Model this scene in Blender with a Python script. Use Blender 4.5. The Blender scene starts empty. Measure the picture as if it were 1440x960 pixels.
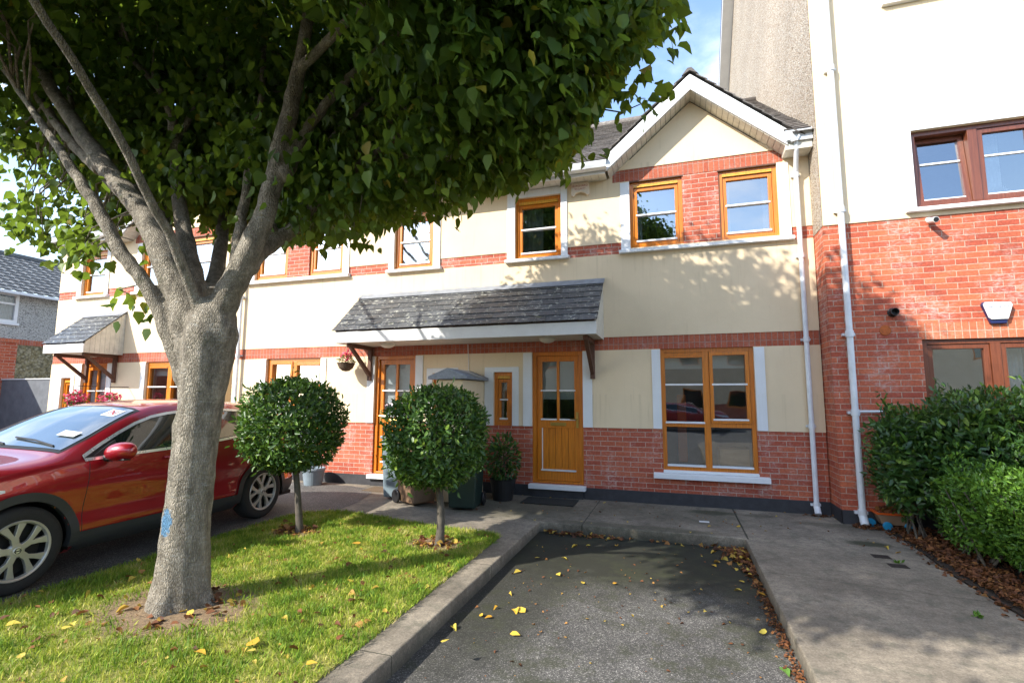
import bpy, bmesh, math, random
import numpy as np
from mathutils import Vector, Matrix
random.seed(7); rng = np.random.default_rng(11)
R = math.radians
sc = bpy.context.scene
col = sc.collection

# ------------------------------------------------------------------ camera, world, sun
CAM = Vector((0, -7.95, 1.56))
cam = bpy.data.objects.new('camera', bpy.data.cameras.new('camera')); col.objects.link(cam)
yaw, pitch, roll = R(18.01997914), R(6.40912524), R(.21024205)
f = Vector((-math.sin(yaw)*math.cos(pitch), math.cos(yaw)*math.cos(pitch), math.sin(pitch)))
r0 = Vector((math.cos(yaw), math.sin(yaw), 0)); u0 = r0.cross(f)
r1 = math.cos(roll)*r0 + math.sin(roll)*u0; u1 = -math.sin(roll)*r0 + math.cos(roll)*u0
cam.matrix_world = Matrix(((r1.x, u1.x, -f.x, CAM.x), (r1.y, u1.y, -f.y, CAM.y), (r1.z, u1.z, -f.z, CAM.z), (0, 0, 0, 1)))
cam.data.sensor_width = 36; cam.data.lens = 36*702.863/1440
cam.data.clip_start = .05; cam.data.clip_end = 1000
sc.camera = cam
sc.view_settings.view_transform = 'Standard'; sc.view_settings.look = 'None'
sc.view_settings.exposure = 1.52; sc.view_settings.gamma = 1
sc.cycles.max_bounces = 7; sc.cycles.diffuse_bounces = 3; sc.cycles.transmission_bounces = 3; sc.cycles.transparent_max_bounces = 6; sc.cycles.glossy_bounces = 3

SUN_EL = R(35.5); TR = Vector((.64, .768, 0)).normalized()      # horizontal travel direction of the light
tv = Vector((TR.x*math.cos(SUN_EL), TR.y*math.cos(SUN_EL), -math.sin(SUN_EL)))
sun = bpy.data.objects.new('sun', bpy.data.lights.new('sun', 'SUN')); col.objects.link(sun)
sun.data.energy = 3.1; sun.data.angle = R(.53); sun.data.color = (1, .95, .86)
sun.rotation_euler = tv.to_track_quat('-Z', 'Y').to_euler()
sun.location = (-10, -14, 14)

# ------------------------------------------------------------------ node helper
class NT:
    def __init__(s, nt): s.nt = nt; s.N = nt.nodes; s.L = nt.links
    def n(s, t, **k):
        o = s.N.new(t)
        for a, v in k.items():
            if a.startswith('_'): setattr(o, a[1:], v)
        return o
    def set(s, sock, v):
        if isinstance(v, bpy.types.NodeSocket): s.L.new(v, sock)
        elif v is not None:
            if hasattr(sock.default_value, '__len__') and not hasattr(v, '__len__'): v = [v]*len(sock.default_value)
            if hasattr(v, '__len__') and len(sock.default_value) == 4 and len(v) == 3: v = (*v, 1)
            sock.default_value = v
    def math(s, op, a, b=None, c=None, clamp=False):
        o = s.n('ShaderNodeMath', _operation=op, _use_clamp=clamp); s.set(o.inputs[0], a)
        if b is not None: s.set(o.inputs[1], b)
        if c is not None: s.set(o.inputs[2], c)
        return o.outputs[0]
    def mix(s, fac, a, b, mode='MIX'):
        o = s.n('ShaderNodeMix', _data_type='RGBA', _blend_type=mode)
        s.set(o.inputs[0], fac); s.set(o.inputs[6], a); s.set(o.inputs[7], b); return o.outputs[2]
    def noise(s, vec, scale, detail=4, rough=.6, out=0):
        o = s.n('ShaderNodeTexNoise'); s.set(o.inputs['Vector'], vec); o.inputs['Scale'].default_value = scale
        o.inputs['Detail'].default_value = detail; o.inputs['Roughness'].default_value = rough; return o.outputs[out]
    def voro(s, vec, scale, out='Distance', feature='F1'):
        o = s.n('ShaderNodeTexVoronoi', _feature=feature); s.set(o.inputs['Vector'], vec); o.inputs['Scale'].default_value = scale; return o.outputs[out]
    def ramp(s, fac, stops, interp='LINEAR'):
        o = s.n('ShaderNodeValToRGB'); s.set(o.inputs[0], fac); e = o.color_ramp; e.interpolation = interp
        while len(e.elements) < len(stops): e.elements.new(.5)
        for el, (p, c) in zip(e.elements, stops):
            el.position = p; el.color = (*c, 1) if hasattr(c, '__len__') else (c, c, c, 1)
        return o.outputs[0]
    def step(s, v, a, b): # smoothstep 0..1
        o = s.n('ShaderNodeMapRange', _interpolation_type='SMOOTHSTEP'); s.set(o.inputs[0], v); o.inputs[1].default_value = a; o.inputs[2].default_value = b
        return o.outputs[0]
    def mapv(s, vec, scale=(1, 1, 1), loc=(0, 0, 0)):
        o = s.n('ShaderNodeMapping'); s.set(o.inputs[0], vec); o.inputs[1].default_value = loc; o.inputs[3].default_value = scale; return o.outputs[0]
    def sep(s, vec):
        o = s.n('ShaderNodeSeparateXYZ'); s.set(o.inputs[0], vec); return o.outputs
    def comb(s, x, y, z=0.):
        o = s.n('ShaderNodeCombineXYZ'); s.set(o.inputs[0], x); s.set(o.inputs[1], y); s.set(o.inputs[2], z); return o.outputs[0]
    def bump(s, h, strength=.4, dist=.01, normal=None):
        o = s.n('ShaderNodeBump'); s.set(o.inputs['Height'], h); o.inputs['Strength'].default_value = strength; o.inputs['Distance'].default_value = dist
        if normal is not None: s.L.new(normal, o.inputs['Normal'])
        return o.outputs[0]
    def blob(s, pos, cx, cy, rx, ry, wob=.35, soft=.35, nscale=3.):
        # irregular patch with its own outline around (cx, cy)
        v = s.mapv(pos, (1/rx, 1/ry, 0), (-cx/rx, -cy/ry, 0))
        o = s.n('ShaderNodeVectorMath', _operation='LENGTH'); s.L.new(v, o.inputs[0])
        nz = s.noise(pos, nscale, 5, .7)
        d = s.math('ADD', o.outputs['Value'], s.math('MULTIPLY', s.math('SUBTRACT', nz, .5), wob*3))
        return s.math('SUBTRACT', 1, s.step(d, 1-soft, 1+soft))

def material(name):
    m = bpy.data.materials.new(name); m.use_nodes = True
    t = NT(m.node_tree); t.N.clear()
    o = t.n('ShaderNodeOutputMaterial'); p = t.n('ShaderNodeBsdfPrincipled'); t.L.new(p.outputs[0], o.inputs[0])
    t.out = o; t.p = p
    return m, t
def plain(name, c, rough=.5, metal=0, spec=None, coat=0, var=.12, nscale=6, bump=0, bscale=60):
    m, t = material(name); P = t.n('ShaderNodeTexCoord').outputs['Object']
    n = t.noise(P, nscale, 5, .65)
    k = t.ramp(n, [(.3, 1-var), (.7, 1+var*.6)])
    t.set(t.p.inputs['Base Color'], t.mix(1, (*c, 1), k, 'MULTIPLY'))
    t.set(t.p.inputs['Roughness'], t.math('ADD', rough-.06, t.math('MULTIPLY', n, .12)))
    t.p.inputs['Metallic'].default_value = metal
    if spec is not None: t.p.inputs['Specular IOR Level'].default_value = spec
    if coat: t.p.inputs['Coat Weight'].default_value = coat; t.p.inputs['Coat Roughness'].default_value = .04
    if bump: t.L.new(t.bump(t.noise(P, bscale, 4), bump, .004), t.p.inputs['Normal'])
    return m

w = bpy.data.worlds.new('World'); sc.world = w; w.use_nodes = True
t = NT(w.node_tree); t.N.clear()
wo = t.n('ShaderNodeOutputWorld'); bg = t.n('ShaderNodeBackground'); t.L.new(bg.outputs[0], wo.inputs[0])
sky = t.n('ShaderNodeTexSky', _sky_type='NISHITA', _sun_disc=False); sky.sun_elevation = SUN_EL
sky.sun_rotation = math.atan2(-TR.x, -TR.y)
sky.air_density = 1.1; sky.dust_density = .7; sky.ozone_density = 1.6
V = t.n('ShaderNodeTexCoord').outputs['Generated']
sx, sy, sz = t.sep(V)
pv = t.comb(t.math('DIVIDE', sx, t.math('ADD', sz, .25)), t.math('DIVIDE', sy, t.math('ADD', sz, .25)), 0)
cl = t.noise(pv, 1.3, 9, .58)
mask = t.step(cl, .50, .72)
mask = t.math('MULTIPLY', mask, .85)
lowhaze = t.math('SUBTRACT', 1, t.step(sz, 0.0, .38))
mask = t.math('MAXIMUM', mask, t.math('MULTIPLY', lowhaze, .38))
t.set(bg.inputs[0], t.mix(mask, sky.outputs[0], (5.4, 5.7, 6.3, 1)))
bg.inputs[1].default_value = .15

# ------------------------------------------------------------------ materials
def UVn(t): return t.n('ShaderNodeUVMap').outputs[0]
def OBJ(t): return t.n('ShaderNodeTexCoord').outputs['Object']
def GEO(t): return t.n('ShaderNodeNewGeometry').outputs['Position']
def brick_mat(name, c1, c2, mortar, soldier=False, stain=.35):
    m, t = material(name); uv = UVn(t); G = GEO(t)
    if soldier:
        x, y, z = t.sep(uv); uv = t.comb(y, x, 0)
    wob = t.noise(G, 9, 2)
    uvw = t.n('ShaderNodeVectorMath', _operation='MULTIPLY_ADD'); t.L.new(t.noise(G, 14, 3, .6, 1), uvw.inputs[0]); uvw.inputs[1].default_value = (.006, .006, 0); t.L.new(uv, uvw.inputs[2])
    b = t.n('ShaderNodeTexBrick'); t.L.new(uvw.outputs[0], b.inputs['Vector'])
    b.offset = 0 if soldier else .5
    b.inputs['Scale'].default_value = 1; b.inputs['Mortar Size'].default_value = .0055; b.inputs['Mortar Smooth'].default_value = .25
    b.inputs['Brick Width'].default_value = .4 if soldier else .225; b.inputs['Row Height'].default_value = .075
    b.inputs['Bias'].default_value = 0
    b.inputs['Color1'].default_value = (*c1, 1); b.inputs['Color2'].default_value = (*c2, 1); b.inputs['Mortar'].default_value = (*mortar, 1)
    c = t.mix(.75, b.outputs[0], t.ramp(t.noise(G, 35, 5, .7), [(.3, .55), (.7, 1.35)]), 'MULTIPLY')
    # lime bloom running over the brickwork
    eff = t.step(t.noise(t.mapv(G, (1.2, 1.2, .8)), 2.3, 8, .72), .46, .68)
    eff = t.math('MULTIPLY', eff, t.step(t.noise(t.mapv(G, (5, 5, 14)), 3, 5, .8), .42, .62))
    c = t.mix(t.math('MULTIPLY', eff, stain), c, (.62, .52, .48, 1))
    dark = t.step(t.noise(G, 1.4, 6, .7), .52, .72)
    c = t.mix(t.math('MULTIPLY', dark, .35), c, t.mix(1, c, (.55, .5, .5, 1), 'MULTIPLY'))
    t.set(t.p.inputs['Base Color'], c); t.p.inputs['Roughness'].default_value = .85
    h = t.math('SUBTRACT', t.math('MULTIPLY', t.noise(G, 90, 4), .25), b.outputs['Fac'])
    t.L.new(t.bump(h, .7, .006), t.p.inputs['Normal'])
    return m
M = {}
M['brick'] = brick_mat('red_brick', (.36, .068, .036), (.49, .125, .060), (.46, .34, .27), stain=.6)
M['soldier'] = brick_mat('red_brick_soldier', (.37, .082, .040), (.45, .12, .058), (.36, .22, .17), True, .35)
M['brick2'] = brick_mat('orange_brick', (.37, .070, .036), (.54, .135, .058), (.46, .31, .23), False, .6)
M['soldier2'] = brick_mat('orange_brick_soldier', (.47, .125, .055), (.56, .17, .08), (.48, .32, .23), True, .25)
def render_mat(name, c, grime=.42):
    m, t = material(name); G = GEO(t)
    n = t.noise(G, 1.1, 6, .6)
    col_ = t.mix(1, (*c, 1), t.ramp(n, [(.3, (.93, .92, .90)), (.7, (1.04, 1.04, 1.04))]), 'MULTIPLY')
    streak = t.step(t.noise(t.mapv(G, (7, 7, .55)), 2, 6, .7), .55, .8)
    col_ = t.mix(t.math('MULTIPLY', streak, grime), col_, t.mix(1, col_, (.70, .66, .58, 1), 'MULTIPLY'))
    gx_, gy_, gz_ = t.sep(G)
    drip_ = t.step(t.noise(t.mapv(G, (9, 9, .12)), 2, 4, .7), .52, .70)
    for z0 in (3.84, 6.83, 5.3, 1.6):
        band = t.math('MULTIPLY', t.step(gz_, z0-.75, z0), t.math('LESS_THAN', gz_, z0+.02))
        col_ = t.mix(t.math('MULTIPLY', t.math('MULTIPLY', band, drip_), grime*.8), col_, t.mix(1, col_, (.62, .60, .50, 1), 'MULTIPLY'))
    fine = t.noise(G, 160, 3, .7)
    col_ = t.mix(1, col_, t.ramp(fine, [(.2, .93), (.8, 1.05)]), 'MULTIPLY')
    t.set(t.p.inputs['Base Color'], col_); t.p.inputs['Roughness'].default_value = .9
    t.L.new(t.bump(t.math('ADD', fine, t.math('MULTIPLY', t.noise(G, 6, 3), 3)), .35, .003), t.p.inputs['Normal'])
    return m
M['cream'] = render_mat('cream_render', (.78, .625, .42))
M['trim'] = render_mat('white_plaster_trim', (.78, .79, .80), .3)
M['plinth'] = plain('black_plinth_paint', (.035, .035, .04), .6, var=.35, nscale=9, bump=.3)
M['white'] = plain('white_upvc', (.76, .76, .75), .35, var=.08, nscale=4)
M['soffit'] = plain('soffit_board', (.62, .59, .50), .5, var=.2, nscale=8)
M['gutter'] = plain('white_gutter', (.70, .72, .74), .3, var=.15, nscale=5)
def wood(name, c, axis='Z', rough=.32, coat=.3):
    m, t = material(name); G = GEO(t)
    g = t.noise(t.mapv(G, (38, 38, 2.2)), 1.6, 6, .6)
    cc = t.mix(1, (*c, 1), t.ramp(g, [(.25, .62), (.55, 1.0), (.8, 1.25)]), 'MULTIPLY')
    cc = t.mix(t.math('MULTIPLY', t.step(t.noise(G, 3, 5), .5, .8), .3), cc, t.mix(1, cc, (.7, .6, .5, 1), 'MULTIPLY'))
    t.set(t.p.inputs['Base Color'], cc); t.p.inputs['Roughness'].default_value = rough
    t.p.inputs['Coat Weight'].default_value = coat; t.p.inputs['Coat Roughness'].default_value = .2
    t.L.new(t.bump(g, .15, .002), t.p.inputs['Normal'])
    return m
M['pine'] = wood('varnished_pine', (.62, .185, .010))
M['pine_light'] = wood('pale_pine', (.78, .40, .05))
M['mahog'] = wood('mahogany_stain', (.17, .050, .022))
M['oldwood'] = wood('weathered_brown_wood', (.12, .055, .032), rough=.7, coat=0)
def glass_mat(name, tint, refl=.10, rough=.015):
    m, t = material(name)
    fr = t.n('ShaderNodeFresnel'); fr.inputs[0].default_value = 1.5
    fac = t.math('ADD', t.math('MULTIPLY', fr.outputs[0], 1.25), refl, clamp=True)
    gl = t.n('ShaderNodeBsdfGlossy'); gl.inputs['Roughness'].default_value = rough; gl.inputs[0].default_value = (.9, .95, 1, 1)
    nz = t.noise(GEO(t), 1.6, 2)
    t.L.new(t.bump(nz, .12, .02), gl.inputs['Normal'])
    tr = t.n('ShaderNodeBsdfTransparent'); tr.inputs[0].default_value = (*tint, 1)
    mx = t.n('ShaderNodeMixShader'); t.L.new(fac, mx.inputs[0]); t.L.new(tr.outputs[0], mx.inputs[1]); t.L.new(gl.outputs[0], mx.inputs[2])
    t.L.new(mx.outputs[0], t.out.inputs[0]); return m
M['glass'] = glass_mat('window_glass', (.72, .76, .76), .13)
M['glass_up'] = glass_mat('upper_window_glass', (.66, .72, .74), .30)
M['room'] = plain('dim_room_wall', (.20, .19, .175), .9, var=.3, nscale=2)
M['net'] = plain('net_curtain', (.62, .64, .66), .9, var=.15, nscale=14)
M['blind'] = plain('pale_blind', (.58, .62, .60), .8, var=.06)
M['orange'] = plain('orange_fabric', (.55, .16, .05), .8)
M['table'] = plain('light_timber_board', (.42, .28, .15), .6)
M['black'] = plain('black_plastic', (.015, .015, .016), .45)
M['brass'] = plain('brass', (.55, .38, .12), .3, metal=1)
M['steel'] = plain('brushed_steel', (.6, .6, .6), .3, metal=1)
M['frost'] = plain('frosted_lamp_glass', (.72, .70, .60), .3)

def slate_mat(name, c, lichen=.5, rough=.45):
    m, t = material(name); G = GEO(t)
    isl = t.n('ShaderNodeNewGeometry').outputs['Random Per Island']
    cc = t.mix(1, (*c, 1), t.ramp(isl, [(0, .65), (1, 1.4)]), 'MULTIPLY')
    cc = t.mix(1, cc, t.ramp(t.noise(G, 20, 6, .7), [(.3, .7), (.7, 1.3)]), 'MULTIPLY')
    l = t.math('MULTIPLY', t.step(t.noise(t.mapv(G, (.55, 1, 1)), 20, 5, .75), .57, .63), lichen)
    cc = t.mix(l, cc, (.42, .42, .36, 1))
    mo = t.math('MULTIPLY', t.step(t.noise(G, 7, 6, .75), .63, .72), lichen)
    cc = t.mix(mo, cc, (.16, .17, .04, 1))
    t.set(t.p.inputs['Base Color'], cc); t.set(t.p.inputs['Roughness'], t.ramp(t.noise(G, 12, 4), [(.3, rough-.12), (.7, rough+.2)]))
    t.L.new(t.bump(t.noise(G, 60, 5, .7), .5, .004), t.p.inputs['Normal'])
    return m
M['slate'] = slate_mat('porch_slate', (.058, .061, .064), .95, .42)
M['tile'] = slate_mat('concrete_roof_tile', (.12, .105, .095), .35, .75)
M['tile2'] = slate_mat('grey_roof_tile', (.10, .10, .10), .15, .7)
def pebble(name, cols, scale=55, bumps=.9):
    m, t = material(name); G = GEO(t)
    v = t.n('ShaderNodeTexVoronoi'); t.L.new(t.mapv(G, (1, 1, 1)), v.inputs[0]); v.inputs['Scale'].default_value = scale
    rx, ry, rz = t.sep(v.outputs['Color'])
    cc = t.ramp(rx, [(i/(len(cols)-1), c) for i, c in enumerate(cols)])
    cc = t.mix(1, cc, t.ramp(v.outputs['Distance'], [(.0, 1.1), (.45, .95), (.8, .45)]), 'MULTIPLY')
    cc = t.mix(1, cc, t.ramp(t.noise(G, .8, 5), [(.3, .85), (.7, 1.08)]), 'MULTIPLY')
    t.set(t.p.inputs['Base Color'], cc); t.p.inputs['Roughness'].default_value = .9
    t.L.new(t.bump(t.math('MULTIPLY', v.outputs['Distance'], -1), bumps, .012), t.p.inputs['Normal'])
    return m
M['pebble'] = pebble('pebbledash', [(.22, .16, .10), (.42, .34, .25), (.55, .50, .42), (.36, .25, .16), (.66, .62, .56)])
M['dash'] = pebble('grey_drydash', [(.38, .37, .34), (.48, .47, .44), (.56, .55, .51), (.42, .40, .36)], 30, .5)
M['dash2'] = pebble('yellow_stone_dash', [(.16, .13, .06), (.30, .25, .13), (.38, .34, .22), (.22, .18, .09)], 14, .9)
M['greywall'] = plain('dark_grey_wall_paint', (.13, .14, .155), .85, var=.25, nscale=5, bump=.5, bscale=30)

# ground
def concrete_mat():
    m, t = material('pavement_concrete'); G = GEO(t)
    n = t.noise(G, 1.6, 8, .68); fine = t.noise(G, 70, 5, .75); sp = t.voro(G, 220)
    c = t.ramp(n, [(.28, (.115, .096, .072)), (.5, (.215, .182, .138)), (.72, (.33, .28, .21))])
    c = t.mix(1, c, t.ramp(fine, [(.25, .5), (.75, 1.42)]), 'MULTIPLY')
    c = t.mix(1, c, t.ramp(t.noise(G, 17, 6, .8), [(.3, .66), (.7, 1.34)]), 'MULTIPLY')
    c = t.mix(t.math('MULTIPLY', t.step(t.noise(G, 5, 6, .75), .50, .64), .5), c, (.085, .085, .06, 1))
    for (cx, cy, rx, ry, k) in ((.42, -.35, .30, .13, .75), (-.2, -.62, 1.2, .5, .30), (-2.4, -1.0, 1.2, .6, .5), (1.95, -1.40, .20, .11, .85), (1.85, -.6, .5, .1, .4), (1.0, -.35, .2, .1, .4), (-.6, -1.5, 1.1, .12, .5)):
        c = t.mix(t.math('MULTIPLY', t.blob(G, cx, cy, rx, ry, nscale=9), k), c, (.028, .034, .013, 1))
    x, y, z = t.sep(G)
    wx = t.math('ADD', x, t.math('MULTIPLY', t.math('SUBTRACT', t.noise(G, 18, 3), .5), .022))
    wy = t.math('ADD', y, t.math('MULTIPLY', t.math('SUBTRACT', t.noise(G, 18, 3), .5), .022))
    def line(v, at, hw): return t.math('SUBTRACT', 1, t.step(t.math('ABSOLUTE', t.math('SUBTRACT', v, at)), hw*.5, hw))
    j = t.math('MULTIPLY', line(wx, .725, .014), t.math('GREATER_THAN', y, -1.62))
    for at in (-1.15, -5.2, -7.9): j = t.math('MAXIMUM', j, t.math('MULTIPLY', line(wx, at, .008), t.math('GREATER_THAN', y, -1.62)))
    for at in (-3.35, -5.1, -7.2): j = t.math('MAXIMUM', j, t.math('MULTIPLY', line(wy, at, .006), t.math('LESS_THAN', t.math('ABSOLUTE', t.math('SUBTRACT', x, -1.8)), .14)))
    j = t.math('MAXIMUM', j, t.math('MULTIPLY', line(t.math('ADD', wy, t.math('MULTIPLY', x, .12)), -2.65, .006), t.math('MULTIPLY', t.math('GREATER_THAN', x, .75), .6)))
    c = t.mix(t.math('MULTIPLY', j, .9), c, (.02, .022, .012, 1))
    low = t.math('SUBTRACT', 1, t.step(z, -.11, -.02))           # kerb face darker towards the bottom
    c = t.mix(t.math('MULTIPLY', low, .55), c, (.035, .037, .025, 1))
    t.set(t.p.inputs['Base Color'], c); t.p.inputs['Roughness'].default_value = .9
    t.L.new(t.bump(t.math('ADD', fine, t.math('MULTIPLY', sp, .5)), .6, .005), t.p.inputs['Normal'])
    return m
def asphalt_mat(name, moss):
    m, t = material(name); G = GEO(t)
    v = t.n('ShaderNodeTexVoronoi'); t.L.new(G, v.inputs[0]); v.inputs['Scale'].default_value = 150
    rx, ry, rz = t.sep(v.outputs['Color'])
    c = t.ramp(rx, [(0, (.05, .048, .045)), (.6, (.105, .10, .092)), (.86, (.165, .157, .142)), (1, (.36, .34, .31))])
    c = t.mix(1, c, t.ramp(v.outputs['Distance'], [(0, 1.15), (.7, .55)]), 'MULTIPLY')
    c = t.mix(1, c, t.ramp(t.noise(G, 1.8, 7, .7), [(.3, .62), (.7, 1.35)]), 'MULTIPLY')
    if moss:
        for (cx, cy, rx_, ry_, k) in ((-.5, -2.1, 1.8, 1.15, .95), (-1.4, -3.0, .45, 1.9, .7), (.55, -2.5, .35, 1.2, .6), (-.5, -2.2, 1.0, .5, .5)):  # moss, painted extra dark to carry the shade over the upper bay
            c = t.mix(t.math('MULTIPLY', t.blob(G, cx, cy, rx_, ry_, nscale=6), k), c, (.014, .015, .007, 1))
        c = t.mix(t.math('MULTIPLY', t.step(t.noise(G, 3, 7, .8), .48, .62), .6), c, (.03, .034, .012, 1))
    t.set(t.p.inputs['Base Color'], c); t.p.inputs['Roughness'].default_value = .85
    t.L.new(t.bump(v.outputs['Distance'], -.8, .006), t.p.inputs['Normal'])
    return m
M['concrete'] = concrete_mat(); M['asphalt'] = asphalt_mat('bay_asphalt', True)
M['asphalt2'] = asphalt_mat('brownish_asphalt', False)
def lawn_mat():
    m, t = material('lawn_earth'); G = GEO(t)
    n = t.noise(G, 2.2, 6, .65)
    c = t.ramp(n, [(.3, (.12, .19, .025)), (.5, (.26, .28, .05)), (.7, (.40, .34, .12))])
    c = t.mix(1, c, t.ramp(t.noise(G, 60, 5, .8), [(.25, .5), (.75, 1.5)]), 'MULTIPLY')
    for (cx, cy, rx, ry) in ((-3.55, -5.02, .60, .46), (-4.23, -3.03, .27, .22), (-2.48, -2.95, .33, .22)):
        c = t.mix(t.blob(G, cx, cy, rx, ry, .25, .2, 8), c, t.mix(1, (.30, .205, .115, 1), t.ramp(t.noise(G, 45, 5, .8), [(.3, .4), (.7, 1.4)]), 'MULTIPLY'))
    t.set(t.p.inputs['Base Color'], c); t.p.inputs['Roughness'].default_value = 1
    t.L.new(t.bump(t.noise(G, 50, 5, .8), 1, .02), t.p.inputs['Normal']); return m
M['lawn'] = lawn_mat()
M['soil'] = plain('dark_soil', (.035, .024, .015), .95, var=.6, nscale=20, bump=1)

def leaf_mat(name, stops, trans=.35, rough=.5, tcol=(.30, .42, .04), spec=.3):
    m, t = material(name)
    a = t.n('ShaderNodeAttribute', _attribute_name='rnd').outputs['Fac']
    c = t.ramp(a, stops)
    t.set(t.p.inputs['Base Color'], c); t.p.inputs['Roughness'].default_value = rough; t.p.inputs['Specular IOR Level'].default_value = spec
    tl = t.n('ShaderNodeBsdfTranslucent'); t.set(tl.inputs[0], t.mix(.6, c, (*tcol, 1)))
    mx = t.n('ShaderNodeMixShader'); mx.inputs[0].default_value = trans
    t.L.new(t.p.outputs[0], mx.inputs[1]); t.L.new(tl.outputs[0], mx.inputs[2]); t.L.new(mx.outputs[0], t.out.inputs[0])
    return m
M['lime'] = leaf_mat('lime_tree_leaf', [(0, (.028, .064, .010)), (.5, (.052, .115, .016)), (.9, (.11, .19, .026)), (1, (.30, .24, .03))], .42)
M['bay'] = leaf_mat('glossy_bay_leaf', [(0, (.026, .065, .014)), (.6, (.055, .125, .022)), (.9, (.12, .22, .03)), (1, (.20, .28, .035))], .2, .42, (.18, .34, .03), .45)
M['laurel'] = leaf_mat('laurel_leaf', [(0, (.022, .058, .016)), (.7, (.05, .115, .025)), (.93, (.11, .21, .03)), (1, (.22, .32, .04))], .24, .36, (.18, .34, .03), .5)
M['euonymus'] = leaf_mat('bright_hedge_leaf', [(0, (.035, .09, .014)), (.6, (.075, .17, .022)), (1, (.16, .30, .035))], .22, .35, (.25, .42, .03))
M['grass'] = leaf_mat('grass_blade', [(0, (.075, .17, .014)), (.40, (.19, .30, .024)), (.68, (.36, .40, .045)), (.88, (.50, .45, .10)), (1, (.58, .48, .20))], .3, .6, (.35, .42, .04))
M['litter'] = leaf_mat('dead_leaf', [(0, (.07, .03, .016)), (.45, (.20, .075, .03)), (.7, (.34, .17, .05)), (.88, (.50, .34, .05)), (1, (.58, .45, .10))], .15, .7, (.4, .2, .03))
M['yleaf'] = leaf_mat('yellow_leaf', [(0, (.55, .28, .03)), (.5, (.62, .40, .05)), (1, (.55, .48, .09))], .15, .55, (.5, .35, .03))
M['gleaf'] = leaf_mat('green_fallen_leaf', [(0, (.09, .22, .04)), (1, (.13, .27, .05))], .15, .5)
M['pink'] = leaf_mat('pink_petal', [(0, (.55, .03, .09)), (.6, (.72, .07, .16)), (1, (.80, .25, .35))], .3, .6, (.8, .1, .2))
M['dryplant'] = leaf_mat('dry_foliage', [(0, (.09, .10, .03)), (1, (.26, .22, .08))], .2, .7)
def bark_mat():
    m, t = material('lime_bark'); G = GEO(t)
    v = t.n('ShaderNodeTexVoronoi', _feature='DISTANCE_TO_EDGE'); t.L.new(t.mapv(G, (50, 50, 15)), v.inputs[0]); v.inputs['Scale'].default_value = 1.7
    n = t.noise(t.mapv(G, (1, 1, .35)), 16, 9, .78)
    c = t.ramp(n, [(.3, (.085, .072, .055)), (.48, (.27, .235, .18)), (.68, (.52, .46, .37))])
    c = t.mix(t.math('MULTIPLY', t.math('SUBTRACT', 1, t.step(v.outputs[0], 0, .12)), .35), c, (.07, .058, .045, 1))
    lic = t.step(t.noise(t.mapv(G, (1, 1, 5)), 11, 6, .75), .57, .64)
    c = t.mix(t.math('MULTIPLY', lic, .5), c, (.44, .44, .40, 1))
    moss = t.math('MULTIPLY', t.step(t.noise(G, 3.5, 7, .75), .56, .66), .5)
    c = t.mix(moss, c, (.055, .07, .02, 1))
    # sprayed blue mark on the side facing the street
    d = t.n('ShaderNodeVectorMath', _operation='LENGTH'); t.L.new(t.mapv(G, (1/.065, 1/.15, 1/.11), (3.615/.065, 5.11/.15, -.63/.11)), d.inputs[0])
    bl = t.math('SUBTRACT', 1, t.step(t.math('ADD', d.outputs['Value'], t.math('MULTIPLY', t.math('SUBTRACT', t.noise(G, 28, 5, .7), .5), 1.6)), .8, 1.05))
    c = t.mix(t.math('MULTIPLY', bl, .72), c, (.05, .24, .46, 1))
    t.set(t.p.inputs['Base Color'], c); t.p.inputs['Roughness'].default_value = .9
    h = t.math('ADD', t.math('MULTIPLY', t.step(v.outputs[0], 0, .25), .8), t.math('MULTIPLY', n, 1.8))
    t.L.new(t.bump(h, 1, .014), t.p.inputs['Normal']); return m
M['bark'] = bark_mat()
M['twig'] = plain('twig_bark', (.10, .085, .065), .9, var=.4, nscale=20, bump=.6)

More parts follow.
